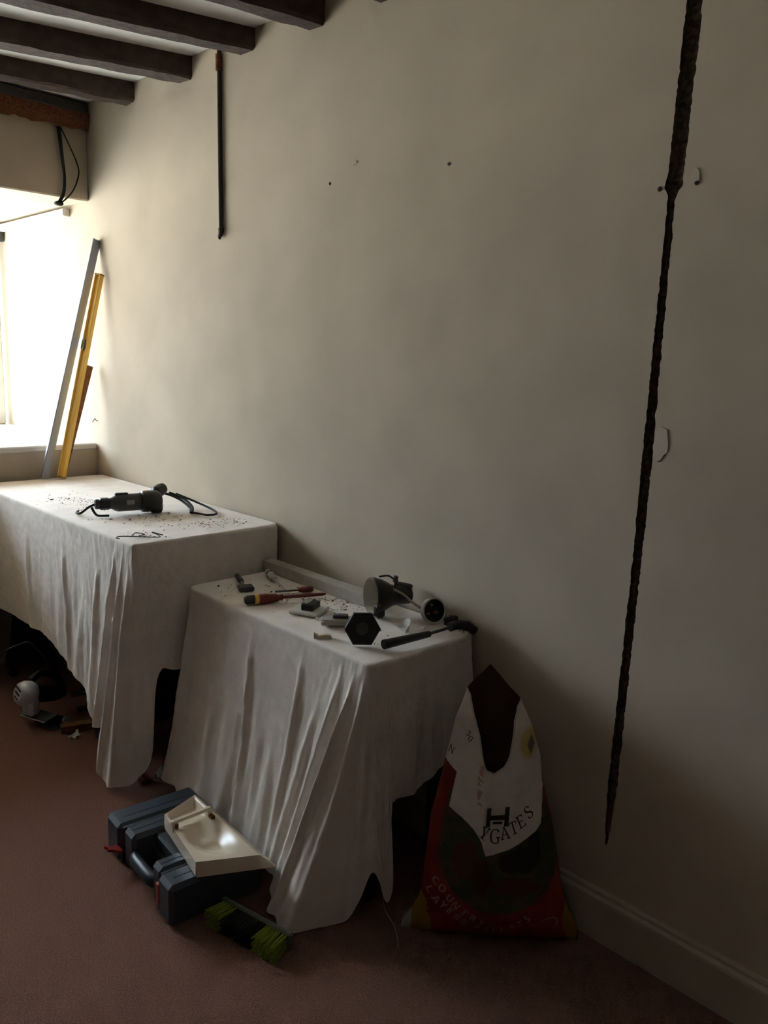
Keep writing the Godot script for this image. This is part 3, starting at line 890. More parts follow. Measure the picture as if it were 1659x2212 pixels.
# ------------------------------------------------------------------ things on the right sheet
func make_bench_things() -> void:
	var y := 0.7295
	# trunking lengths along the wall
	var t := thing("trunking_length", "long grey-white square trunking lying along the back of the right sheet", "trunking")
	var st := S()
	var f := along(Vector3(1.708, y + 0.018, -2.345), Vector3(1.700, y + 0.018, -1.78))
	box(st, Vector3(0, 0.283, -0.017), Vector3(0.045, 0.566, 0.003), 0.001, f)
	box(st, Vector3(-0.021, 0.283, 0), Vector3(0.003, 0.566, 0.034), 0.001, f)
	box(st, Vector3(0.021, 0.283, 0), Vector3(0.003, 0.566, 0.034), 0.001, f)
	box(st, Vector3(0, 0.283, 0.017), Vector3(0.045, 0.566, 0.003), 0.001, f)
	obj("channel", st, M.dull_white, t)
	st = S()
	box(st, Vector3(0, 0.33, 0.0205), Vector3(0.030, 0.42, 0.004), 0.001, f)
	obj("snap_lid", st, M.white_plastic, t)
	t = thing("wood_lath", "flat pale lath behind the square trunking against the wall", "lath")
	st = S()
	box(st, Vector3(0, 0.22, 0), Vector3(0.030, 0.44, 0.018), 0.002, along(Vector3(1.752, y + 0.012, -2.22), Vector3(1.755, y + 0.012, -1.70)))
	obj("strip", st, M.dull_white, t)
	# small screwdriver
	screwdriver("screwdriver", "small screwdriver with a clear and red handle beside the trunking", Vector3(1.655, y, -2.275), Vector3(1.585, y, -2.085), 0.014, 0.095, M.paper_scrap, M.handle_red, 0.0032)
	# scraper with a square blade
	t = thing("scraper", "small dark scraper with a square blade at the far end of the right sheet", "scraper")
	f = along(Vector3(1.548, y + 0.010, -2.305), Vector3(1.475, y + 0.008, -2.135))
	st = S()
	box(st, Vector3(0, 0.035, 0), Vector3(0.018, 0.08, 0.016), 0.005, f)
	obj("handle", st, M.gunmetal, t)
	st = S()
	tube(st, [f * Vector3(0, 0.07, 0), f * Vector3(0, 0.13, 0)], 0.004, 8)
	obj("shank", st, M.steel, t)
	st = S()
	box(st, Vector3(0, 0.148, 0), Vector3(0.05, 0.042, 0.014), 0.003, f)
	obj("blade", st, M.gunmetal, t)
	# big insulated screwdriver
	screwdriver("screwdriver", "large red and yellow handled screwdriver lying on the near edge of the right sheet", Vector3(1.392, y, -2.035), Vector3(1.655, y, -1.955), 0.0165, 0.125, M.handle_red, M.yellow, 0.0055)
	t = thing("wood_chisel", "slim dark chisel lying behind the big red screwdriver", "chisel")
	f = along(Vector3(1.552, y + 0.006, -2.075), Vector3(1.655, y + 0.010, -2.02))
	st = S()
	box(st, Vector3(0, 0.03, 0), Vector3(0.012, 0.08, 0.004), 0.001, f)
	obj("blade", st, M.gunmetal, t)
	st = S()
	lathe(st, [Vector2(0, 0.068), Vector2(0.007, 0.068), Vector2(0.010, 0.08), Vector2(0.010, 0.108), Vector2(0.007, 0.116), Vector2(0, 0.116)], f, 12)
	obj("handle", st, M.handle_red, t)
	# fittings
	t = thing("socket_plate", "white socket plate lying face down with a black terminal block", "socket", Vector3(1.510, y, -1.860), 0.45)
	st = S()
	box(st, Vector3(0, 0.006, 0), Vector3(0.098, 0.010, 0.094), 0.003)
	obj("faceplate", st, M.white_plastic, t)
	st = S()
	box(st, Vector3(0.0, 0.021, 0.004), Vector3(0.058, 0.021, 0.040), 0.003)
	var blk := obj("terminal_block", st, M.black, t)
	for k in 4:
		st = S()
		box(st, Vector3(-0.021 + k * 0.014, 0.0335, -0.004), Vector3(0.008, 0.006, 0.022), 0.001)
		obj("terminal", st, M.dull_white, blk)
	t = thing("fused_spur", "pale boxy wiring accessory with dark top next to the hexagonal base", "socket", Vector3(1.496, y, -1.712), -0.70)
	st = S()
	box(st, Vector3(0, 0.012, 0), Vector3(0.095, 0.018, 0.040), 0.003)
	obj("housing", st, M.dull_white, t)
	st = S()
	box(st, Vector3(0.008, 0.026, -0.004), Vector3(0.045, 0.010, 0.022), 0.002)
	obj("relay", st, M.gunmetal, t)
	st = S()
	box(st, Vector3(-0.055, 0.010, 0.012), Vector3(0.026, 0.003, 0.020), 0.001, Transform3D(Basis(Vector3.BACK, -0.35), Vector3(-0.002, -0.008, 0)))
	obj("tab", st, M.white_plastic, t)
	t = thing("plastic_clip", "small beige plastic clip on the front edge of the right sheet", "clip", Vector3(1.393, y, -1.655), -0.7)
	st = S()
	slab(st, PackedVector2Array([Vector2(-0.025, 0), Vector2(0.025, 0), Vector2(0.022, 0.010), Vector2(0.008, 0.012), Vector2(-0.012, 0.008), Vector2(-0.025, 0.014)]), 0.014, Transform3D.IDENTITY, 0.002)
	obj("clip_body", st, M.cream, t)
	# hexagonal black lamp base standing on edge
	t = thing("hexagonal_base", "black hexagonal base with a grey round centre standing on its edge", "lamp base", Vector3(1.440, y + 0.046, -1.545))
	var face := Vector3(-0.66, 0.30, 0.69).normalized()
	var xr := Vector3.UP.cross(face).normalized()
	f = Transform3D(Basis(xr, face.cross(xr), face), Vector3.ZERO)
	st = S()
	slab(st, ring(0.050, 0.050, 6, 0.02), 0.022, f, 0.003)
	obj("hexagon", st, M.black, t)
	st = S()
	lathe(st, [Vector2(0.017, 0.0), Vector2(0.017, 0.004), Vector2(0.014, 0.006), Vector2(0, 0.007)], f * Transform3D(Basis.from_euler(Vector3(PI / 2, 0, 0)), Vector3(0, 0, 0.011)), 20)
	obj("centre_boss", st, M.gunmetal, t)
	# torn curved cover
	t = thing("plastic_cover", "torn curved white plastic cover between the hexagonal base and the round mount", "cover", Vector3(1.600, y, -1.565), 0.6)
	st = S()
	grid(st, 14, 6, func(u: float, v: float) -> Vector3:
		var a := lerpf(-0.2, 2.3, u)
		var rr := lerpf(0.030, 0.034, v)
		return Vector3(cos(a) * rr * 0.8, 0.001 + v * lerpf(0.010, 0.034, sin(u * PI)), sin(a) * rr))
	grid(st, 10, 4, func(u: float, v: float) -> Vector3:
		var a := lerpf(0.2, 2.2, u)
		return Vector3(cos(a) * 0.028 * v * 0.8, 0.004, sin(a) * 0.032 * v), true)
	obj("shell", st, M.paper_scrap, t)
	t = thing("paper_offcut", "small pale offcut beside the torn plastic cover", "offcut", Vector3(1.665, y, -1.535), 0.4)
	st = S()
	grid(st, 6, 3, func(u: float, v: float) -> Vector3: return Vector3((u - 0.5) * 0.04, 0.003 + 0.010 * sin(u * PI) * v, (v - 0.5) * 0.02 + u * 0.006))
	obj("sheet", st, M.paper_scrap, t)
	make_spotlight(y)
	# rubber bung
	t = thing("rubber_bung", "dark ribbed rubber bung by the wall right of the round lamp mount", "bung", Vector3(1.745, y + 0.018, -1.49))
	st = S()
	var d := Vector3(0.55, 0.05, 0.75)
	lathe(st, [Vector2(0, -0.022), Vector2(0.011, -0.022), Vector2(0.013, -0.008), Vector2(0.018, -0.006), Vector2(0.018, 0.014), Vector2(0.015, 0.018), Vector2(0, 0.018)], along(Vector3.ZERO, d), 16)
	obj("bung_body", st, M.rubber, t)
	# wire brush with a slim neck, its end drooping off the corner
	t = thing("wire_brush", "long black wire brush with a slim grey neck across the corner of the right sheet", "brush", Vector3(1.44, y + 0.003, -1.472))
	var p0 := Vector3(0.015, 0.014, -0.004)
	var p1 := Vector3(0.170, 0.016, 0.018)
	var p2 := Vector3(0.225, 0.017, 0.020)
	var p3 := Vector3(0.268, 0.022, 0.026)
	var p4 := Vector3(0.305, 0.014, 0.052)
	st = S()
	tube(st, smooth_path([p0, p0.lerp(p1, 0.5), p1], 4), 0.0135, 12, 0.009)
	obj("handle", st, M.black, t)
	st = S()
	tube(st, [p0.lerp(p1, 0.9), p2, p3], 0.0045, 8)
	obj("neck", st, M.gunmetal, t)
	st = S()
	tube(st, smooth_path([p3 - Vector3(0.018, 0.002, 0.003), p3, p3.lerp(p4, 0.5) + Vector3(0.004, 0.004, 0), p4, p4 + Vector3(0.012, -0.010, 0.012)], 4), 0.0135, 12, 0.012)
	obj("head", st, M.black, t)
	st = S()
	for i in 260:
		var k := rng.randf()
		var base := p3.lerp(p4, k)
		var dir := Vector3(rng.randf_range(-0.4, 0.8), rng.randf_range(-0.5, 1.0), rng.randf_range(-0.6, 0.8)).normalized()
		tube(st, [base + dir * 0.010, base + dir * 0.019], 0.0007, 3, 0.0005)
	var wires := obj("wire_bristles", st, M.bristle, t)
	wires.set_meta("kind", "stuff")

func screwdriver(called: String, label: String, a: Vector3, b: Vector3, r: float, hl: float, grip: Material, band: Material, sr: float) -> void:
	var t := thing(called, label, "screwdriver")
	var f := along(a + Vector3.UP * r, b + Vector3.UP * (sr + 0.002))
	var L := a.distance_to(b)
	var st := S()
	lathe(st, [Vector2(0, 0.0), Vector2(r * 0.6, 0.001), Vector2(r * 0.85, 0.006), Vector2(r * 0.9, hl * 0.26), Vector2(0, hl * 0.26)], f, 12)
	obj("butt", st, M.gunmetal if grip == M.handle_red else grip, t)
	st = S()
	lathe(st, [Vector2(0, hl * 0.255), Vector2(r * 0.95, hl * 0.255), Vector2(r * 1.0, hl * 0.36), Vector2(0, hl * 0.36)], f, 14)
	obj("band", st, band, t)
	st = S()
	lathe(st, [Vector2(0, hl * 0.355), Vector2(r * 0.95, hl * 0.355), Vector2(r, hl * 0.55), Vector2(r * 0.8, hl * 0.85), Vector2(r * 0.55, hl * 0.92), Vector2(r * 0.7, hl), Vector2(0, hl)], f, 6)
	obj("grip", st, grip, t)
	st = S()
	lathe(st, [Vector2(0, hl), Vector2(sr, hl), Vector2(sr, L - 0.012), Vector2(sr * 0.4, L), Vector2(0, L)], f, 10)
	obj("shaft", st, M.handle_red if grip == M.handle_red else M.paper_scrap, t)

func make_spotlight(y: float) -> void:
	var t := thing("spotlight", "black cone spotlight fitting lying on its side with bracket and knob", "lamp", Vector3(1.630, y + 0.062, -1.718))
	# axis from the mouth towards the wall
	var axis := Vector3(0.95, -0.06, 0.33).normalized()
	var f := along(Vector3.ZERO, axis)
	var st := S()
	lathe(st, [Vector2(0.055, 0.0), Vector2(0.057, 0.002), Vector2(0.057, 0.012), Vector2(0.050, 0.035), Vector2(0.040, 0.056), Vector2(0.033, 0.070), Vector2(0.030, 0.085), Vector2(0.028, 0.128), Vector2(0.022, 0.134), Vector2(0, 0.134)], f, 36)
	obj("shade", st, M.lamp_shell, t)
	st = S()
	lathe(st, [Vector2(0.0, 0.062), Vector2(0.022, 0.058), Vector2(0.034, 0.046), Vector2(0.045, 0.025), Vector2(0.0525, 0.003), Vector2(0.055, 0.0)], f, 36)
	obj("reflector", st, M.lamp_inner, t)
	st = S()
	lathe(st, [Vector2(0, 0.030), Vector2(0.009, 0.031), Vector2(0.016, 0.040), Vector2(0.016, 0.060), Vector2(0, 0.062)], f, 20)
	obj("lampholder", st, M.white_plastic, t)
	st = S()
	box(st, Vector3(0.012, -0.042, 0.028), Vector3(0.03, 0.038, 0.030), 0.006)
	obj("foot", st, M.black, t)
	# side cylinder, bracket, thumb screw and arm
	st = S()
	var c0 := Vector3(0.080, 0.006, 0.045)
	lathe(st, [Vector2(0, 0), Vector2(0.017, 0), Vector2(0.019, 0.004), Vector2(0.019, 0.046), Vector2(0.016, 0.052), Vector2(0, 0.052)], along(Vector3(0.095, 0.014, 0.01), Vector3(0.125, 0.008, 0.055)), 20)
	obj("transformer", st, M.lamp_shell, t)
	st = S()
	tube(st, smooth_path([Vector3(0.030, 0.056, 0.004), Vector3(0.05, 0.060, 0.024), Vector3(0.062, 0.046, 0.040), Vector3(0.068, 0.030, 0.050)]), 0.003, 8)
	obj("bracket", st, M.gunmetal, t)
	st = S()
	lathe(st, [Vector2(0, 0), Vector2(0.004, 0), Vector2(0.004, 0.020), Vector2(0.008, 0.022), Vector2(0.009, 0.036), Vector2(0.006, 0.040), Vector2(0, 0.040)], Transform3D(Basis.IDENTITY, Vector3(0.062, 0.022, 0.042)), 12)
	obj("thumb_screw", st, M.gunmetal, t)
	st = S()
	tube(st, smooth_path([Vector3(0.052, 0.022, 0.044), Vector3(0.068, 0.010, 0.070), Vector3(0.082, -0.012, 0.098), Vector3(0.088, -0.022, 0.125)]), 0.0042, 8, -1.0)
	obj("arm", st, M.dull_white, t)
	# round mount: pale rim, black hollow inside
	t = thing("lamp_mount", "round lamp mount with pale rim, black inside facing the room", "lamp mount", Vector3(1.735, y + 0.036, -1.560))
	var face := Vector3(-0.28, 0.24, 0.93).normalized()
	f = along(Vector3.ZERO, face)
	st = S()
	lathe(st, [Vector2(0.0, -0.018), Vector2(0.026, -0.016), Vector2(0.036, -0.008), Vector2(0.039, 0.010), Vector2(0.039, 0.013), Vector2(0.034, 0.013)], f, 32)
	obj("rim", st, M.white_plastic, t)
	st = S()
	lathe(st, [Vector2(0.0345, 0.0125), Vector2(0.033, 0.004), Vector2(0.028, -0.008), Vector2(0, -0.010)], f, 32)
	var hollow := obj("hollow", st, M.black, t)
	for k in 3:
		st = S()
		var a := 0.5 + TAU * k / 3.0
		lathe(st, [Vector2(0.004, -0.010), Vector2(0.004, 0.002), Vector2(0, 0.003)], f * Transform3D(Basis.IDENTITY, Vector3(cos(a) * 0.016, 0, sin(a) * 0.016)), 8)
		obj("screw", st, M.brass, hollow)

# ------------------------------------------------------------------ things on the carpet
func make_tool_case() -> void:
	# local x runs from the handle side into the case, z along the handle side; the case lies flat
	var t := thing("tool_case", "blue-black plastic tool case lying flat on the carpet with red latches", "tool case", Vector3(0.968, 0.0, -1.935), -0.09)
	var h := 0.125
	var st := S()
	# two shells with a parting gap, built as blocks round the handle hollow
	var parts := [[-0.238, -0.140, 0.0, 0.275], [-0.134, -0.062, 0.012, 0.275], [0.068, 0.128, 0.012, 0.275], [0.134, 0.215, 0.0, 0.275]]
	for p in parts:
		box(st, Vector3((p[2] + p[3]) / 2, h * 0.5, (p[0] + p[1]) / 2), Vector3(p[3] - p[2], h - 0.004, p[1] - p[0]), 0.012)
	box(st, Vector3(0.19, h * 0.5, 0.003), Vector3(0.165, h - 0.010, 0.16), 0.008)
	obj("shell", st, M.case, t)
	st = S()
	box(st, Vector3(0.175, h * 0.5 - 0.002, 0), Vector3(0.19, h - 0.024, 0.40), 0.006)
	for z: float in [-0.137, 0.131]:
		box(st, Vector3(0.142, h * 0.5, z), Vector3(0.258, h - 0.016, 0.012), 0.002)
	box(st, Vector3(0.17, h * 0.5, 0.0), Vector3(0.20, 0.012, 0.40), 0.002)
	obj("inner_core", st, M.case_dark, t)
	# fine grooves along the lid
	for z: float in [-0.180, -0.098, 0.098, 0.176]:
		st = S()
		box(st, Vector3(0.140, h - 0.0018, z), Vector3(0.225, 0.0012, 0.003))
		obj("lid_groove", st, M.case_dark, t)
	st = S()
	tube(st, smooth_path([Vector3(0.03, 0.055, -0.072), Vector3(0.014, 0.058, -0.05), Vector3(0.012, 0.060, 0.0), Vector3(0.014, 0.058, 0.055), Vector3(0.03, 0.055, 0.078)]), 0.017, 12, -1.0, 1.15)
	obj("carry_handle", st, M.case, t)
	# left latch flipped open, right latch closed
	st = S()
	slab(st, PackedVector2Array([Vector2(0, -0.016), Vector2(0.012, -0.018), Vector2(0.030, -0.010), Vector2(0.046, -0.012), Vector2(0.040, 0.0), Vector2(0.048, 0.012), Vector2(0.030, 0.010), Vector2(0.012, 0.018), Vector2(0, 0.016)]), 0.007, Transform3D(Basis(Vector3(-0.93, 0.35, 0.0), Vector3(0, 0, -1), Vector3(-0.35, -0.93, 0)).orthonormalized(), Vector3(0.004, 0.050, -0.137)), 0.001)
	obj("latch", st, M.red, t).set_meta("label", "red latch flipped open")
	st = S()
	box(st, Vector3(0.004, 0.062, 0.131), Vector3(0.010, 0.060, 0.017), 0.002)
	obj("latch", st, M.salmon, t)
	for z: float in [-0.137, 0.131]:
		st = S()
		box(st, Vector3(0.012, 0.022, z), Vector3(0.014, 0.030, 0.016), 0.002)
		obj("latch_seat", st, M.black, t)

func make_dustpan() -> void:
	# local x along the front edge, z towards the back
	var fx := Vector3(0.05, 0, -0.25).normalized()
	var fz := Vector3(0.97, 0, 0.24).normalized()
	var t := thing("dustpan", "cream plastic dustpan with a bridged grip lying on the tool case", "dustpan", Vector3(1.022, 0.1255, -1.722))
	t.transform = Transform3D(Basis(fx, Vector3.UP, fx.cross(Vector3.UP)).orthonormalized(), t.position)
	var L := 0.262
	var D := 0.205
	var top := func(u: float, v: float) -> Vector3:
		var x := lerpf(-0.062 * v, L + 0.085 * v, u)
		var z := lerpf(0.003, lerpf(D, 0.150, u), v)
		var y := lerpf(0.042, 0.038, v)
		if v > 0.80:
			y = lerpf(y, 0.004, (v - 0.80) / 0.20)
		# scooped dish, deeper towards the middle, with a crisp rim
		var a := (u - 0.40) / 0.37
		var b := (v - 0.42) / 0.40
		var r := sqrt(a * a + b * b)
		y -= 0.030 * (1.0 - smoothstep(0.25, 1.0, r))
		var a2 := (u - 0.84) / 0.15
		var b2 := (v - 0.40) / 0.36
		y -= 0.020 * (1.0 - smoothstep(0.75, 1.0, maxf(absf(a2), absf(b2))))
		return Vector3(x, y, z)
	var st := S()
	grid(st, 60, 48, top, true)
	st.set_smooth_group(-1)
	var n := 60
	for i in n:
		for e in 2:
			var v := float(e)
			var a: Vector3 = top.call(float(i) / n, v)
			var b: Vector3 = top.call((i + 1.0) / n, v)
			quad_to(st, a, b, Vector3(b.x, 0, b.z), Vector3(a.x, 0, a.z), Vector3.FORWARD if e == 0 else Vector3.BACK)
			a = top.call(v, float(i) / n)
			b = top.call(v, (i + 1.0) / n)
			var o := 0.012 if e == 1 else -0.006
			quad_to(st, a, b, Vector3(b.x + o, 0, b.z), Vector3(a.x + o, 0, a.z), Vector3.LEFT if e == 0 else Vector3.RIGHT)
	obj("tray", st, M.cream, t)
	# bridged grip
	st = S()
	var g := Transform3D(Basis(Vector3.UP, 0.16), Vector3(L * 0.70, 0, 0))
	box(st, Vector3(0, 0.060, 0.062), Vector3(0.016, 0.010, 0.126), 0.003, g)
	box(st, Vector3(0, 0.046, 0.005), Vector3(0.016, 0.034, 0.012), 0.003, g)
	box(st, Vector3(0, 0.046, 0.118), Vector3(0.018, 0.030, 0.016), 0.003, g)
	obj("grip", st, M.cream, t)
	st = S()
	box(st, Vector3(-0.010, 0.044, 0.010), Vector3(0.006, 0.026, 0.010), 0.002, g)
	obj("hanging_slot", st, M.batten, t).set_meta("label", "dark slot under the grip")
	st = S()
	box(st, Vector3(-0.016, 0.042, 0.118), Vector3(0.022, 0.012, 0.012), 0.002, g)
	obj("hanging_slot", st, M.batten, t).set_meta("label", "dark slot under the grip")

func make_broom_head() -> void:
	# lies on its side: back along the far side, bristles towards the room
	var a := Vector3(1.092, 0.0, -1.692)
	var b := Vector3(1.140, 0.0, -1.462)
	var t := thing("broom_head", "black broom head with lime green bristle ends lying beside the tool case", "broom head", a)
	var x := (b - a).normalized()
	t.transform = Transform3D(Basis(x, Vector3.UP, x.cross(Vector3.UP)), a)
	var L := a.distance_to(b)
	# local z points away from the bristles' side or to it: bristles run along -z when that faces the room
	var s := -1.0 if (x.cross(Vector3.UP)).x > 0 else 1.0
	var st := S()
	box(st, Vector3(L / 2, 0.024, -s * 0.004), Vector3(L + 0.012, 0.044, 0.016), 0.005)
	obj("brush_back", st, M.brush_back, t)
	var cols := 22
	for i in cols:
		var k := float(i) / (cols - 1)
		var lime := i < 5 or i > cols - 8
		for row in 3:
			st = S()
			var base := Vector3(lerpf(0.008, L - 0.008, k), 0.010 + row * 0.014, s * 0.002)
			var spread := Vector3((k - 0.5) * 0.018, (row - 1) * 0.004 - 0.002, 0)
			for q in 7:
				var o := Vector3(rng.randf_range(-1, 1), rng.randf_range(-1, 1), 0) * 0.0035
				var len_ := 0.062 + rng.randf_range(-0.004, 0.004)
				var tip := base + spread + o * 1.7 + Vector3(0, 0, s * len_)
				tip.y = maxf(tip.y, 0.004)
				tube(st, [base + o * 0.4, base.lerp(tip, 0.5) + o * 0.4, tip], 0.0024, 4, 0.0019)
			obj("bristle_tuft", st, M.lime if lime else M.bristle, t)

# ------------------------------------------------------------------ paper sack
const BAG_L := Vector3(1.413, 0, -1.34)
const BAG_U := Vector3(0.6708, 0, 0.7416)
const BAG_N := Vector3(0.7416, 0, -0.6708)

func bag_left(y: float) -> float:
	return lookup([[0.0, 0.005], [0.02, 0.008], [0.06, 0.035], [0.10, 0.052], [0.145, 0.060], [0.333, 0.072], [0.478, 0.102], [0.595, 0.125], [0.672, 0.151], [0.743, 0.190]], y)

func bag_right(y: float) -> float:
	return lookup([[0.0, 0.478], [0.028, 0.476], [0.09, 0.448], [0.15, 0.425], [0.226, 0.410], [0.356, 0.382], [0.445, 0.354], [0.509, 0.347], [0.595, 0.318], [0.653, 0.289], [0.743, 0.262]], y)

func bag_front(s: float, y: float) -> Vector3:
	var l := bag_left(y)
	var r := bag_right(y)
	var q := clampf((s - l) / maxf(r - l, 0.001), 0.0, 1.0) * 2.0 - 1.0
	var deep := lookup([[0.0, 0.012], [0.03, 0.045], [0.10, 0.085], [0.25, 0.085], [0.40, 0.060], [0.55, 0.045], [0.75, 0.025]], y)
	var d := -deep * pow(maxf(0.0, 1.0 - q * q), 0.6)
	# a sharp fold running down from the mouth
	var c := lerpf(0.196, 0.214, clampf((0.50 - y) / 0.26, 0.0, 1.0))
	var k := (s - c) / 0.020
	d -= 0.022 * exp(-absf(k)) * smoothstep(0.20, 0.30, y) * (1.0 - smoothstep(0.56, 0.66, y))
	# soft crumples
	d += sin(s * 41.0 + y * 17.0) * 0.0025 + sin(y * 53.0 - s * 23.0) * 0.002
	d += smoothstep(0.3, 0.75, y) * 0.045
	var p := BAG_L + BAG_U * s + BAG_N * d
	p.y = y
	return p

func bag_back(s: float, y: float) -> Vector3:
	var l := bag_left(y)
	var r := bag_right(y)
	var q := clampf((s - l) / maxf(r - l, 0.001), 0.0, 1.0) * 2.0 - 1.0
	var d := 0.050 * pow(maxf(0.0, 1.0 - q * q), 0.6) * clampf(y * 30.0, 0.15, 1.0)
	d *= lerpf(1.0, 0.55, q * 0.5 + 0.5)
	d += smoothstep(0.3, 0.75, y) * 0.045
	var p := BAG_L + BAG_U * s + BAG_N * d
	p.x = minf(p.x, WX - 0.024)
	p.y = y
	return p

func bag_mouth_front(q: float) -> float:
	return lookup([[-1.0, 0.672], [-0.85, 0.664], [-0.7, 0.641], [-0.5, 0.605], [-0.37, 0.574], [-0.25, 0.511], [-0.18, 0.492], [0.0, 0.481], [0.2, 0.496], [0.32, 0.52], [0.42, 0.554], [0.57, 0.605], [0.8, 0.640], [1.0, 0.653]], q)

func bag_mouth_back(q: float) -> float:
	return lookup([[-1.0, 0.672], [-0.6, 0.700], [-0.3, 0.724], [0.0, 0.712], [0.3, 0.698], [1.0, 0.653]], q)

func print_lift(y: float) -> float:
	# how far the swelling belly of the sack carries the print up
	return lookup([[0.0, 0.0], [0.05, 0.022], [0.12, 0.030], [0.33, 0.036], [0.46, 0.018], [0.60, 0.0]], y)

func bag_print() -> ImageTexture:
	var W := 384
	var H := 600
	var im := Image.create(W, H, false, Image.FORMAT_RGB8)
	var n := FastNoiseLite.new()
	n.seed = 77
	n.frequency = 0.02
	n.fractal_octaves = 4
	var paper := Color(0.86, 0.82, 0.78)
	var red := Color(0.43, 0.10, 0.06)
	var orange := Color(0.56, 0.20, 0.07)
	var yellow := Color(0.58, 0.44, 0.10)
	var olive := Color(0.30, 0.27, 0.17)
	var white_zone := PackedVector2Array([Vector2(0.102, 0.478), Vector2(0.133, 0.452), Vector2(0.117, 0.356), Vector2(0.150, 0.334), Vector2(0.182, 0.305), Vector2(0.201, 0.282), Vector2(0.212, 0.252), Vector2(0.230, 0.250), Vector2(0.269, 0.262), Vector2(0.338, 0.300), Vector2(0.352, 0.320), Vector2(0.356, 0.44), Vector2(0.40, 0.46), Vector2(0.40, 0.8), Vector2(0.0, 0.8), Vector2(0.0, 0.50)])
	var photo := PackedVector2Array()
	for k in 40:
		var a := PI + PI * k / 39.0
		photo.append(Vector2(0.250 + cos(a) * 0.155, 0.225 + sin(a) * 0.135))
	photo.append(Vector2(0.372, 0.34))
	photo.append(Vector2(0.352, 0.40))
	photo.append(Vector2(0.118, 0.40))
	photo.append(Vector2(0.104, 0.32))
	for j in H:
		for i in W:
			var s := 0.48 * i / W
			var y := 0.75 * (1.0 - float(j) / H)
			var c := red.lerp(orange, clampf(0.4 + n.get_noise_2d(i * 0.6, j * 0.6) * 1.2 + (0.3 if s > 0.33 else 0.0), 0.0, 1.0))
			var p := Vector2(s, y)
			# yellow lower corners
			var cl := p.distance_to(Vector2(-0.02, 0.02)) - 0.105 - n.get_noise_2d(j * 2.0, 5.0) * 0.01
			var cr := p.distance_to(Vector2(0.495, 0.055)) - 0.068
			if cl < 0.0 or cr < 0.0:
				c = yellow if p.distance_to(Vector2(-0.02, 0.02)) > 0.055 else paper.darkened(0.25)
			if Geometry2D.is_point_in_polygon(p, photo):
				var v := n.get_noise_2d(i * 1.3, j * 1.3)
				c = olive.lerp(Color(0.20, 0.24, 0.12), clampf(v * 2.0 + 0.4, 0, 1))
				# hens in the grass: soft brown and black bodies
				for b in [[0.165, 0.225, 0.040, 0.055, Color(0.30, 0.15, 0.08)], [0.205, 0.190, 0.030, 0.050, Color(0.24, 0.10, 0.06)], [0.300, 0.235, 0.055, 0.035, Color(0.05, 0.055, 0.05)], [0.335, 0.265, 0.018, 0.040, Color(0.06, 0.06, 0.06)], [0.290, 0.165, 0.060, 0.030, Color(0.28, 0.11, 0.07)]]:
					var dd := Vector2((s - b[0]) / b[2], (y - b[1]) / b[3]).length() + v * 0.4
					c = c.lerp(b[4], 1.0 - smoothstep(0.7, 1.1, dd))
			if Geometry2D.is_point_in_polygon(p, white_zone):
				c = paper.darkened(clampf(-n.get_noise_2d(i, j) * 0.08, 0.0, 0.1))
				var em := Vector2((s - 0.312) / 0.030, (y - 0.545) / 0.055).length()
				c = c.lerp(Color(0.74, 0.62, 0.30), (1.0 - smoothstep(0.5, 1.0, em)) * 0.8)
				var dia := absf(s - 0.318) / 0.010 + absf(y - 0.54) / 0.028
				if dia < 1.0:
					c = Color(0.35, 0.36, 0.24)
				if absf(s - 0.192) < 0.006 and y > 0.38 and y < 0.50 and n.get_noise_2d(i * 4.0, j * 4.0) > 0.0:
					c = c.lerp(Color(0.62, 0.42, 0.34), 0.6)
			im.set_pixel(i, j, c)
	return ImageTexture.create_from_image(im)

func bag_letter(st: SurfaceTool, ch: String, s: float, y: float, size: float, tilt: float, squeeze: float, serif: bool, bold := false) -> void:
	var f := SystemFont.new()
	f.font_names = PackedStringArray(["Droid Serif" if serif else "Droid Sans"])
	if bold:
		f.font_weight = 700
	var tm := TextMesh.new()
	tm.font = f
	tm.font_size = 64
	tm.pixel_size = size / 46.0
	tm.depth = 0.0
	tm.curve_step = 2.0
	tm.text = ch
	var arr := tm.get_mesh_arrays()
	var v: PackedVector3Array = arr[Mesh.ARRAY_VERTEX]
	var idx: PackedInt32Array = arr[Mesh.ARRAY_INDEX]
	st.set_smooth_group(-1)
	var c := cos(tilt)
	var sn := sin(tilt)
	var P: Array[Vector3] = []
	for p in v:
		var x := p.x * squeeze
		var q := Vector2(x * c - p.y * sn, x * sn + p.y * c)
		P.append(bag_front(s + q.x, y + q.y + print_lift(y)) - BAG_N * 0.0022)
	if idx.size() == 0:
		for k in range(0, P.size(), 3):
			quad_or_tri(st, P[k], P[k + 1], P[k + 2])
	else:
		for k in range(0, idx.size(), 3):
			quad_or_tri(st, P[idx[k]], P[idx[k + 1]], P[idx[k + 2]])

func quad_or_tri(st: SurfaceTool, a: Vector3, b: Vector3, c: Vector3) -> void:
	tri_out(st, a, b, c, (a + b + c) / 3.0 + BAG_N)

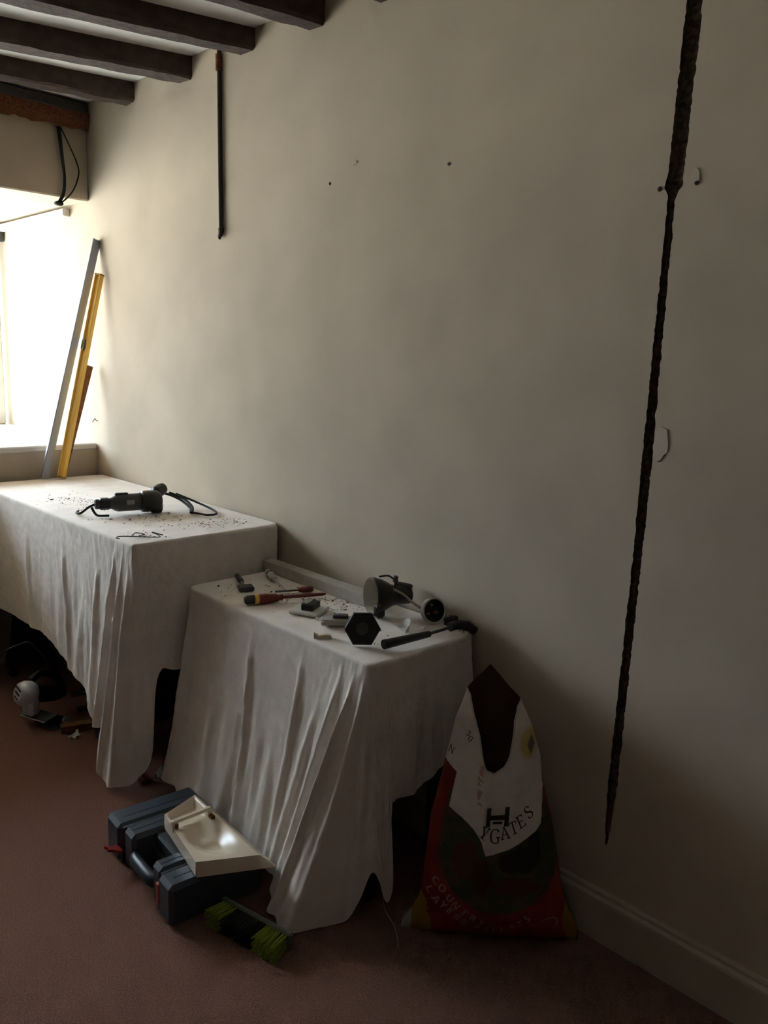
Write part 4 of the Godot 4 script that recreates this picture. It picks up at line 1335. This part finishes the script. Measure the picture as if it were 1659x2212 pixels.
func make_bag() -> void:
	var t := thing("paper_sack", "torn open white and red paper feed sack slumped against the wall", "sack", Vector3.ZERO)
	var st := S()
	var fr := func(u: float, v: float) -> Vector3:
		var q := u * 2.0 - 1.0
		var y: float = v * bag_mouth_front(q)
		return bag_front(lerpf(bag_left(y), bag_right(y), u), y)
	# the print runs in the sheet's own plane
	st.set_smooth_group(0)
	var NU := 72
	var NV := 72
	var put := func(i: int, j: int) -> void:
		var u := float(i) / NU
		var y: float = float(j) / NV * bag_mouth_front(u * 2.0 - 1.0)
		var s := lerpf(bag_left(y), bag_right(y), u)
		st.set_uv(Vector2(s / 0.48, 1.0 - (y - print_lift(y)) / 0.75))
		st.add_vertex(bag_front(s, y))
	for j in NV:
		for i in NU:
			for k in [[0, 0], [1, 1], [1, 0], [0, 0], [0, 1], [1, 1]]:
				put.call(i + k[0], j + k[1])
	var m := StandardMaterial3D.new()
	m.albedo_texture = bag_print()
	m.roughness = 0.62
	m.cull_mode = BaseMaterial3D.CULL_DISABLED
	obj("front_sheet", st, m, t)
	st = S()
	grid(st, 48, 48, func(u: float, v: float) -> Vector3:
		var q := u * 2.0 - 1.0
		var y: float = v * bag_mouth_front(q) * 0.995
		return bag_front(lerpf(bag_left(y), bag_right(y), lerpf(0.01, 0.99, u)), y) + BAG_N * 0.004, true)
	obj("lining", st, M.paper_in, t).set_meta("label", "brown inner ply")
	st = S()
	grid(st, 48, 48, func(u: float, v: float) -> Vector3:
		var q := u * 2.0 - 1.0
		var y: float = v * bag_mouth_back(q)
		return bag_back(lerpf(bag_left(y), bag_right(y), u), y))
	obj("back_sheet", st, M.paper_in, t).set_meta("label", "brown inner ply of the taller back")
	# torn rim, a little thick and curled
	st = S()
	var rim: Array = []
	for k in 61:
		var u := k / 60.0
		var y: float = bag_mouth_front(u * 2.0 - 1.0)
		rim.append(bag_front(lerpf(bag_left(y), bag_right(y), u), y) - BAG_N * 0.001)
	tube(st, rim, 0.0022, 6)
	obj("torn_rim", st, M.paper_scrap, t)
	# lettering
	st = S()
	# house mark: two posts joined by a waisted bar
	for q in [[0.2165, 0.345, 0.011, 0.046], [0.2625, 0.345, 0.011, 0.046], [0.2395, 0.343, 0.040, 0.012], [0.2395, 0.330, 0.024, 0.006]]:
		var a: Array[Vector3] = []
		for k: Vector2 in [Vector2(-1, -1), Vector2(1, -1), Vector2(1, 1), Vector2(-1, 1)]:
			a.append(bag_front(q[0] + k.x * q[2] / 2.0 + (k.y * 0.001), q[1] + 0.034 + k.y * q[3] / 2.0) - BAG_N * 0.0022)
		st.set_smooth_group(-1)
		quad_or_tri(st, a[0], a[1], a[2])
		quad_or_tri(st, a[0], a[2], a[3])
	var name_ := "YGATES"
	var at := [[0.207, 0.306, -0.45], [0.234, 0.296, 0.02], [0.259, 0.305, 0.22], [0.281, 0.316, 0.34], [0.299, 0.329, 0.45], [0.319, 0.350, 0.62]]
	for k in name_.length():
		bag_letter(st, name_[k], at[k][0], at[k][1], 0.030 if k != 1 else 0.034, at[k][2], 0.85, true)
	for q in [["N", 0.118, 0.505, 0.018, -0.3], ["3", 0.158, 0.565, 0.016, -0.5], ["0", 0.163, 0.552, 0.016, -0.5]]:
		bag_letter(st, q[0], q[1], q[2], q[3], q[4], 0.8, true)
	obj("brand_print", st, M.ink, t)
	st = S()
	var words_ := [
		["COUNTRY", [[0.092, 0.143, -0.35], [0.110, 0.130, -0.5], [0.131, 0.112, -0.6], [0.147, 0.098, -0.65], [0.169, 0.084, -0.60], [0.191, 0.075, -0.40], [0.214, 0.068, -0.25]], 0.021],
		["LAYERS", [[0.078, 0.115, -0.75], [0.096, 0.098, -0.70], [0.115, 0.090, -0.65], [0.133, 0.080, -0.62], [0.153, 0.066, -0.6], [0.171, 0.055, -0.5]], 0.022],
		["PELLETS", [[0.205, 0.047, -0.25], [0.229, 0.045, -0.1], [0.249, 0.046, 0.0], [0.269, 0.049, 0.1], [0.293, 0.058, 0.3], [0.312, 0.069, 0.45], [0.329, 0.083, 0.6]], 0.020]]
	for w in words_:
		for k in w[0].length():
			bag_letter(st, w[0][k], w[1][k][0], w[1][k][1], w[2], w[1][k][2], 0.95, false, true)
	obj("product_print", st, M.print_white, t)
	st = S()
	# part of a round emblem in the lower right corner
	for k in 14:
		var a0 := -0.6 + 2.9 * k / 14.0
		var a1 := -0.6 + 2.9 * (k + 1) / 14.0
		var pts: Array[Vector3] = []
		for e in [[a0, 0.024], [a1, 0.024], [a1, 0.029], [a0, 0.029]]:
			pts.append(bag_front(0.385 + cos(e[0]) * e[1], 0.080 + sin(e[0]) * e[1] * 0.8) - BAG_N * 0.002)
		quad_or_tri(st, pts[0], pts[1], pts[2])
		quad_or_tri(st, pts[0], pts[2], pts[3])
	obj("emblem_print", st, M.print_white, t)

# ------------------------------------------------------------------ clutter under the left table
func make_floor_clutter() -> void:
	var t := thing("circular_saw", "power saw with dusty silver housing on the carpet under the left table", "power saw", Vector3(1.13, -0.018, -3.17), 0.35)
	var st := S()
	# base plate held off the carpet by the blade guard
	box(st, Vector3(0.02, 0.060, 0.045), Vector3(0.07, 0.005, 0.14), 0.002, Transform3D(Basis(Vector3.BACK, 0.10), Vector3.ZERO))
	obj("base_plate", st, M.steel, t)
	st = S()
	var f := along(Vector3(-0.03, 0.16, 0.0), Vector3(0.06, 0.13, 0.02))
	lathe(st, [Vector2(0, -0.012), Vector2(0.030, -0.012), Vector2(0.044, -0.002), Vector2(0.050, 0.014), Vector2(0.050, 0.040), Vector2(0.042, 0.056), Vector2(0.034, 0.062), Vector2(0, 0.062)], f, 20)
	box(st, Vector3(0.0, 0.105, 0.02), Vector3(0.055, 0.085, 0.06), 0.014)
	var g := obj("gear_housing", st, M.casting, t)
	for k in 3:
		st = S()
		box(st, Vector3(0, -0.0125, 0), Vector3(0.042 - k * 0.006, 0.004, 0.008), 0.001, f * Transform3D(Basis(Vector3.UP, 0.3), Vector3(0.0, 0, -0.018 + k * 0.018)))
		obj("vent_slot", st, M.black, g)
	st = S()
	tube(st, smooth_path([f * Vector3(0, 0.055, 0), Vector3(0.10, 0.12, 0.03), Vector3(0.15, 0.11, 0.02)]), 0.036, 14, 0.030)
	obj("motor_body", st, M.black, t)
	st = S()
	tube(st, smooth_path([Vector3(0.03, 0.19, -0.01), Vector3(0.08, 0.205, -0.01), Vector3(0.14, 0.18, 0.0), Vector3(0.17, 0.12, 0.01)]), 0.015, 10)
	obj("handle", st, M.black, t)
	st = S()
	lathe(st, [Vector2(0, -0.001), Vector2(0.070, -0.001), Vector2(0.072, 0.0), Vector2(0.070, 0.001), Vector2(0, 0.001)], xf(Vector3(0.055, 0.022, 0.085), 0.0, 0.12, -0.1), 30)
	obj("blade", st, M.gunmetal, t)
	st = S()
	lathe(st, [Vector2(0, 0), Vector2(0.012, 0), Vector2(0.014, 0.016), Vector2(0.010, 0.022), Vector2(0, 0.022)], along(Vector3(0.085, 0.025, 0.11), Vector3(0.07, 0.05, 0.15)), 14)
	obj("depth_knob", st, M.casting, t)
	st = S()
	tube(st, smooth_path([Vector3(0.15, 0.11, 0.02), Vector3(0.17, 0.20, -0.06), Vector3(0.12, 0.30, -0.10), Vector3(0.03, 0.335, -0.06), Vector3(-0.03, 0.30, -0.10), Vector3(-0.06, 0.18, -0.16), Vector3(-0.05, 0.05, -0.20), Vector3(-0.10, 0.005, -0.12), Vector3(-0.16, 0.005, -0.02), Vector3(-0.22, 0.005, 0.06)]), 0.0035, 7)
	obj("flex", st, M.gunmetal, t)
	t = thing("wooden_box", "dark brown wooden box on the carpet at the far end of the left table", "box", Vector3(1.00, 0.0, -3.77))
	st = S()
	box(st, Vector3(0, 0.20, 0), Vector3(0.28, 0.38, 0.20), 0.004)
	obj("box_body", st, M.darkwood, t)
	st = S()
	box(st, Vector3(0, 0.40, 0.0), Vector3(0.30, 0.02, 0.215), 0.004)
	obj("lid", st, M.darkwood, t)
	st = S()
	box(st, Vector3(0, 0.005, 0), Vector3(0.26, 0.010, 0.18), 0.0)
	obj("plinth", st, M.darkwood, t)
	# bars laid across the floor
	var bars := [["metal_bar", "upper dark metal bar lying under the left table by the panel end", Vector3(1.32, 0.065, -3.20), Vector3(1.56, 0.075, -3.11), M.gunmetal, 0.018],
		["metal_bar", "lower dark metal bar under the left table, crossing the saw", Vector3(1.31, 0.028, -3.12), Vector3(1.53, 0.030, -3.04), M.gunmetal, 0.016],
		["wood_offcut", "reddish brown timber offcut lying flat under the left table", Vector3(1.20, 0.014, -3.02), Vector3(1.44, 0.014, -2.93), M.batten, 0.028]]
	for b in bars:
		t = thing(b[0], b[1], "bar" if b[0] == "metal_bar" else "offcut")
		st = S()
		var L: float = b[2].distance_to(b[3])
		box(st, Vector3(0, L / 2, 0), Vector3(b[5] * 1.4, L, b[5]), 0.002, along(b[2], b[3]))
		obj("bar" if b[0] == "metal_bar" else "timber", st, b[4], t)
	t = thing("angle_bracket", "slotted dark bracket leaning on the bars under the left table", "bracket", Vector3(1.44, 0.083, -3.155), 0.3)
	st = S()
	for z: float in [-0.022, 0.022]:
		box(st, Vector3(0, 0.012, z), Vector3(0.19, 0.022, 0.005), 0.001)
	for x: float in [-0.092, 0.0, 0.092]:
		box(st, Vector3(x, 0.006, 0), Vector3(0.006, 0.010, 0.040), 0.001)
	obj("slotted_frame", st, M.gunmetal, t)
	# scraps between the tables and by the saw
	var scraps := [["cardboard_scrap", "small pale scrap on the carpet by the table's panel end", Vector3(1.215, 0.003, -2.935), 0.022, M.paper_scrap], ["paper_scrap", "crumpled pinkish scrap on the floor between the two tables", Vector3(1.262, 0.003, -2.455), 0.035, M.pink_scrap], ["paper_scrap", "pale curled scrap behind the tool case between the two sheets", Vector3(1.325, 0.003, -2.44), 0.028, M.paper_scrap]]
	var n := FastNoiseLite.new()
	n.seed = 91
	n.frequency = 20.0
	for q in scraps:
		t = thing(q[0], q[1], "scrap", q[2], rng.randf() * 3.0)
		st = S()
		var r: float = q[3]
		grid(st, 12, 12, func(u: float, v: float) -> Vector3:
			var x := (u - 0.5) * 2.0 * r
			var z := (v - 0.5) * 1.4 * r
			return Vector3(x, absf(n.get_noise_3d(x, q[2].z, z)) * r * 1.6 + absf(u - 0.5) * r * 0.6, z))
		obj("crumpled_sheet", st, q[4], t)
	t = thing("thread", "thin pale thread on the carpet running towards the sack", "thread")
	st = S()
	tube(st, smooth_path([Vector3(1.355, 0.002, -1.28), Vector3(1.40, 0.003, -1.34), Vector3(1.43, 0.004, -1.41), Vector3(1.48, 0.002, -1.47)]), 0.0009, 5)
	obj("strand", st, M.paper_scrap, t)

func rebase() -> void:
	# things built in room coordinates get their origin at their own base
	for o in get_children():
		if o is Node3D and not (o is MeshInstance3D) and o.has_meta("category") and o.transform.is_equal_approx(Transform3D.IDENTITY):
			var b := AABB()
			var first := true
			for c in o.get_children():
				if c is MeshInstance3D:
					b = c.get_aabb() if first else b.merge(c.get_aabb())
					first = false
			var at := Vector3(b.get_center().x, b.position.y, b.get_center().z)
			o.position = at
			for c in o.get_children():
				c.position -= at

func _ready() -> void:
	make_view()
	rng.seed = 5
	make_materials()
	make_room()
	make_beams()
	make_tables()
	make_wall_things()
	make_grinder()
	make_bench_things()
	make_tool_case()
	make_dustpan()
	make_broom_head()
	make_bag()
	make_floor_clutter()
	rebase()
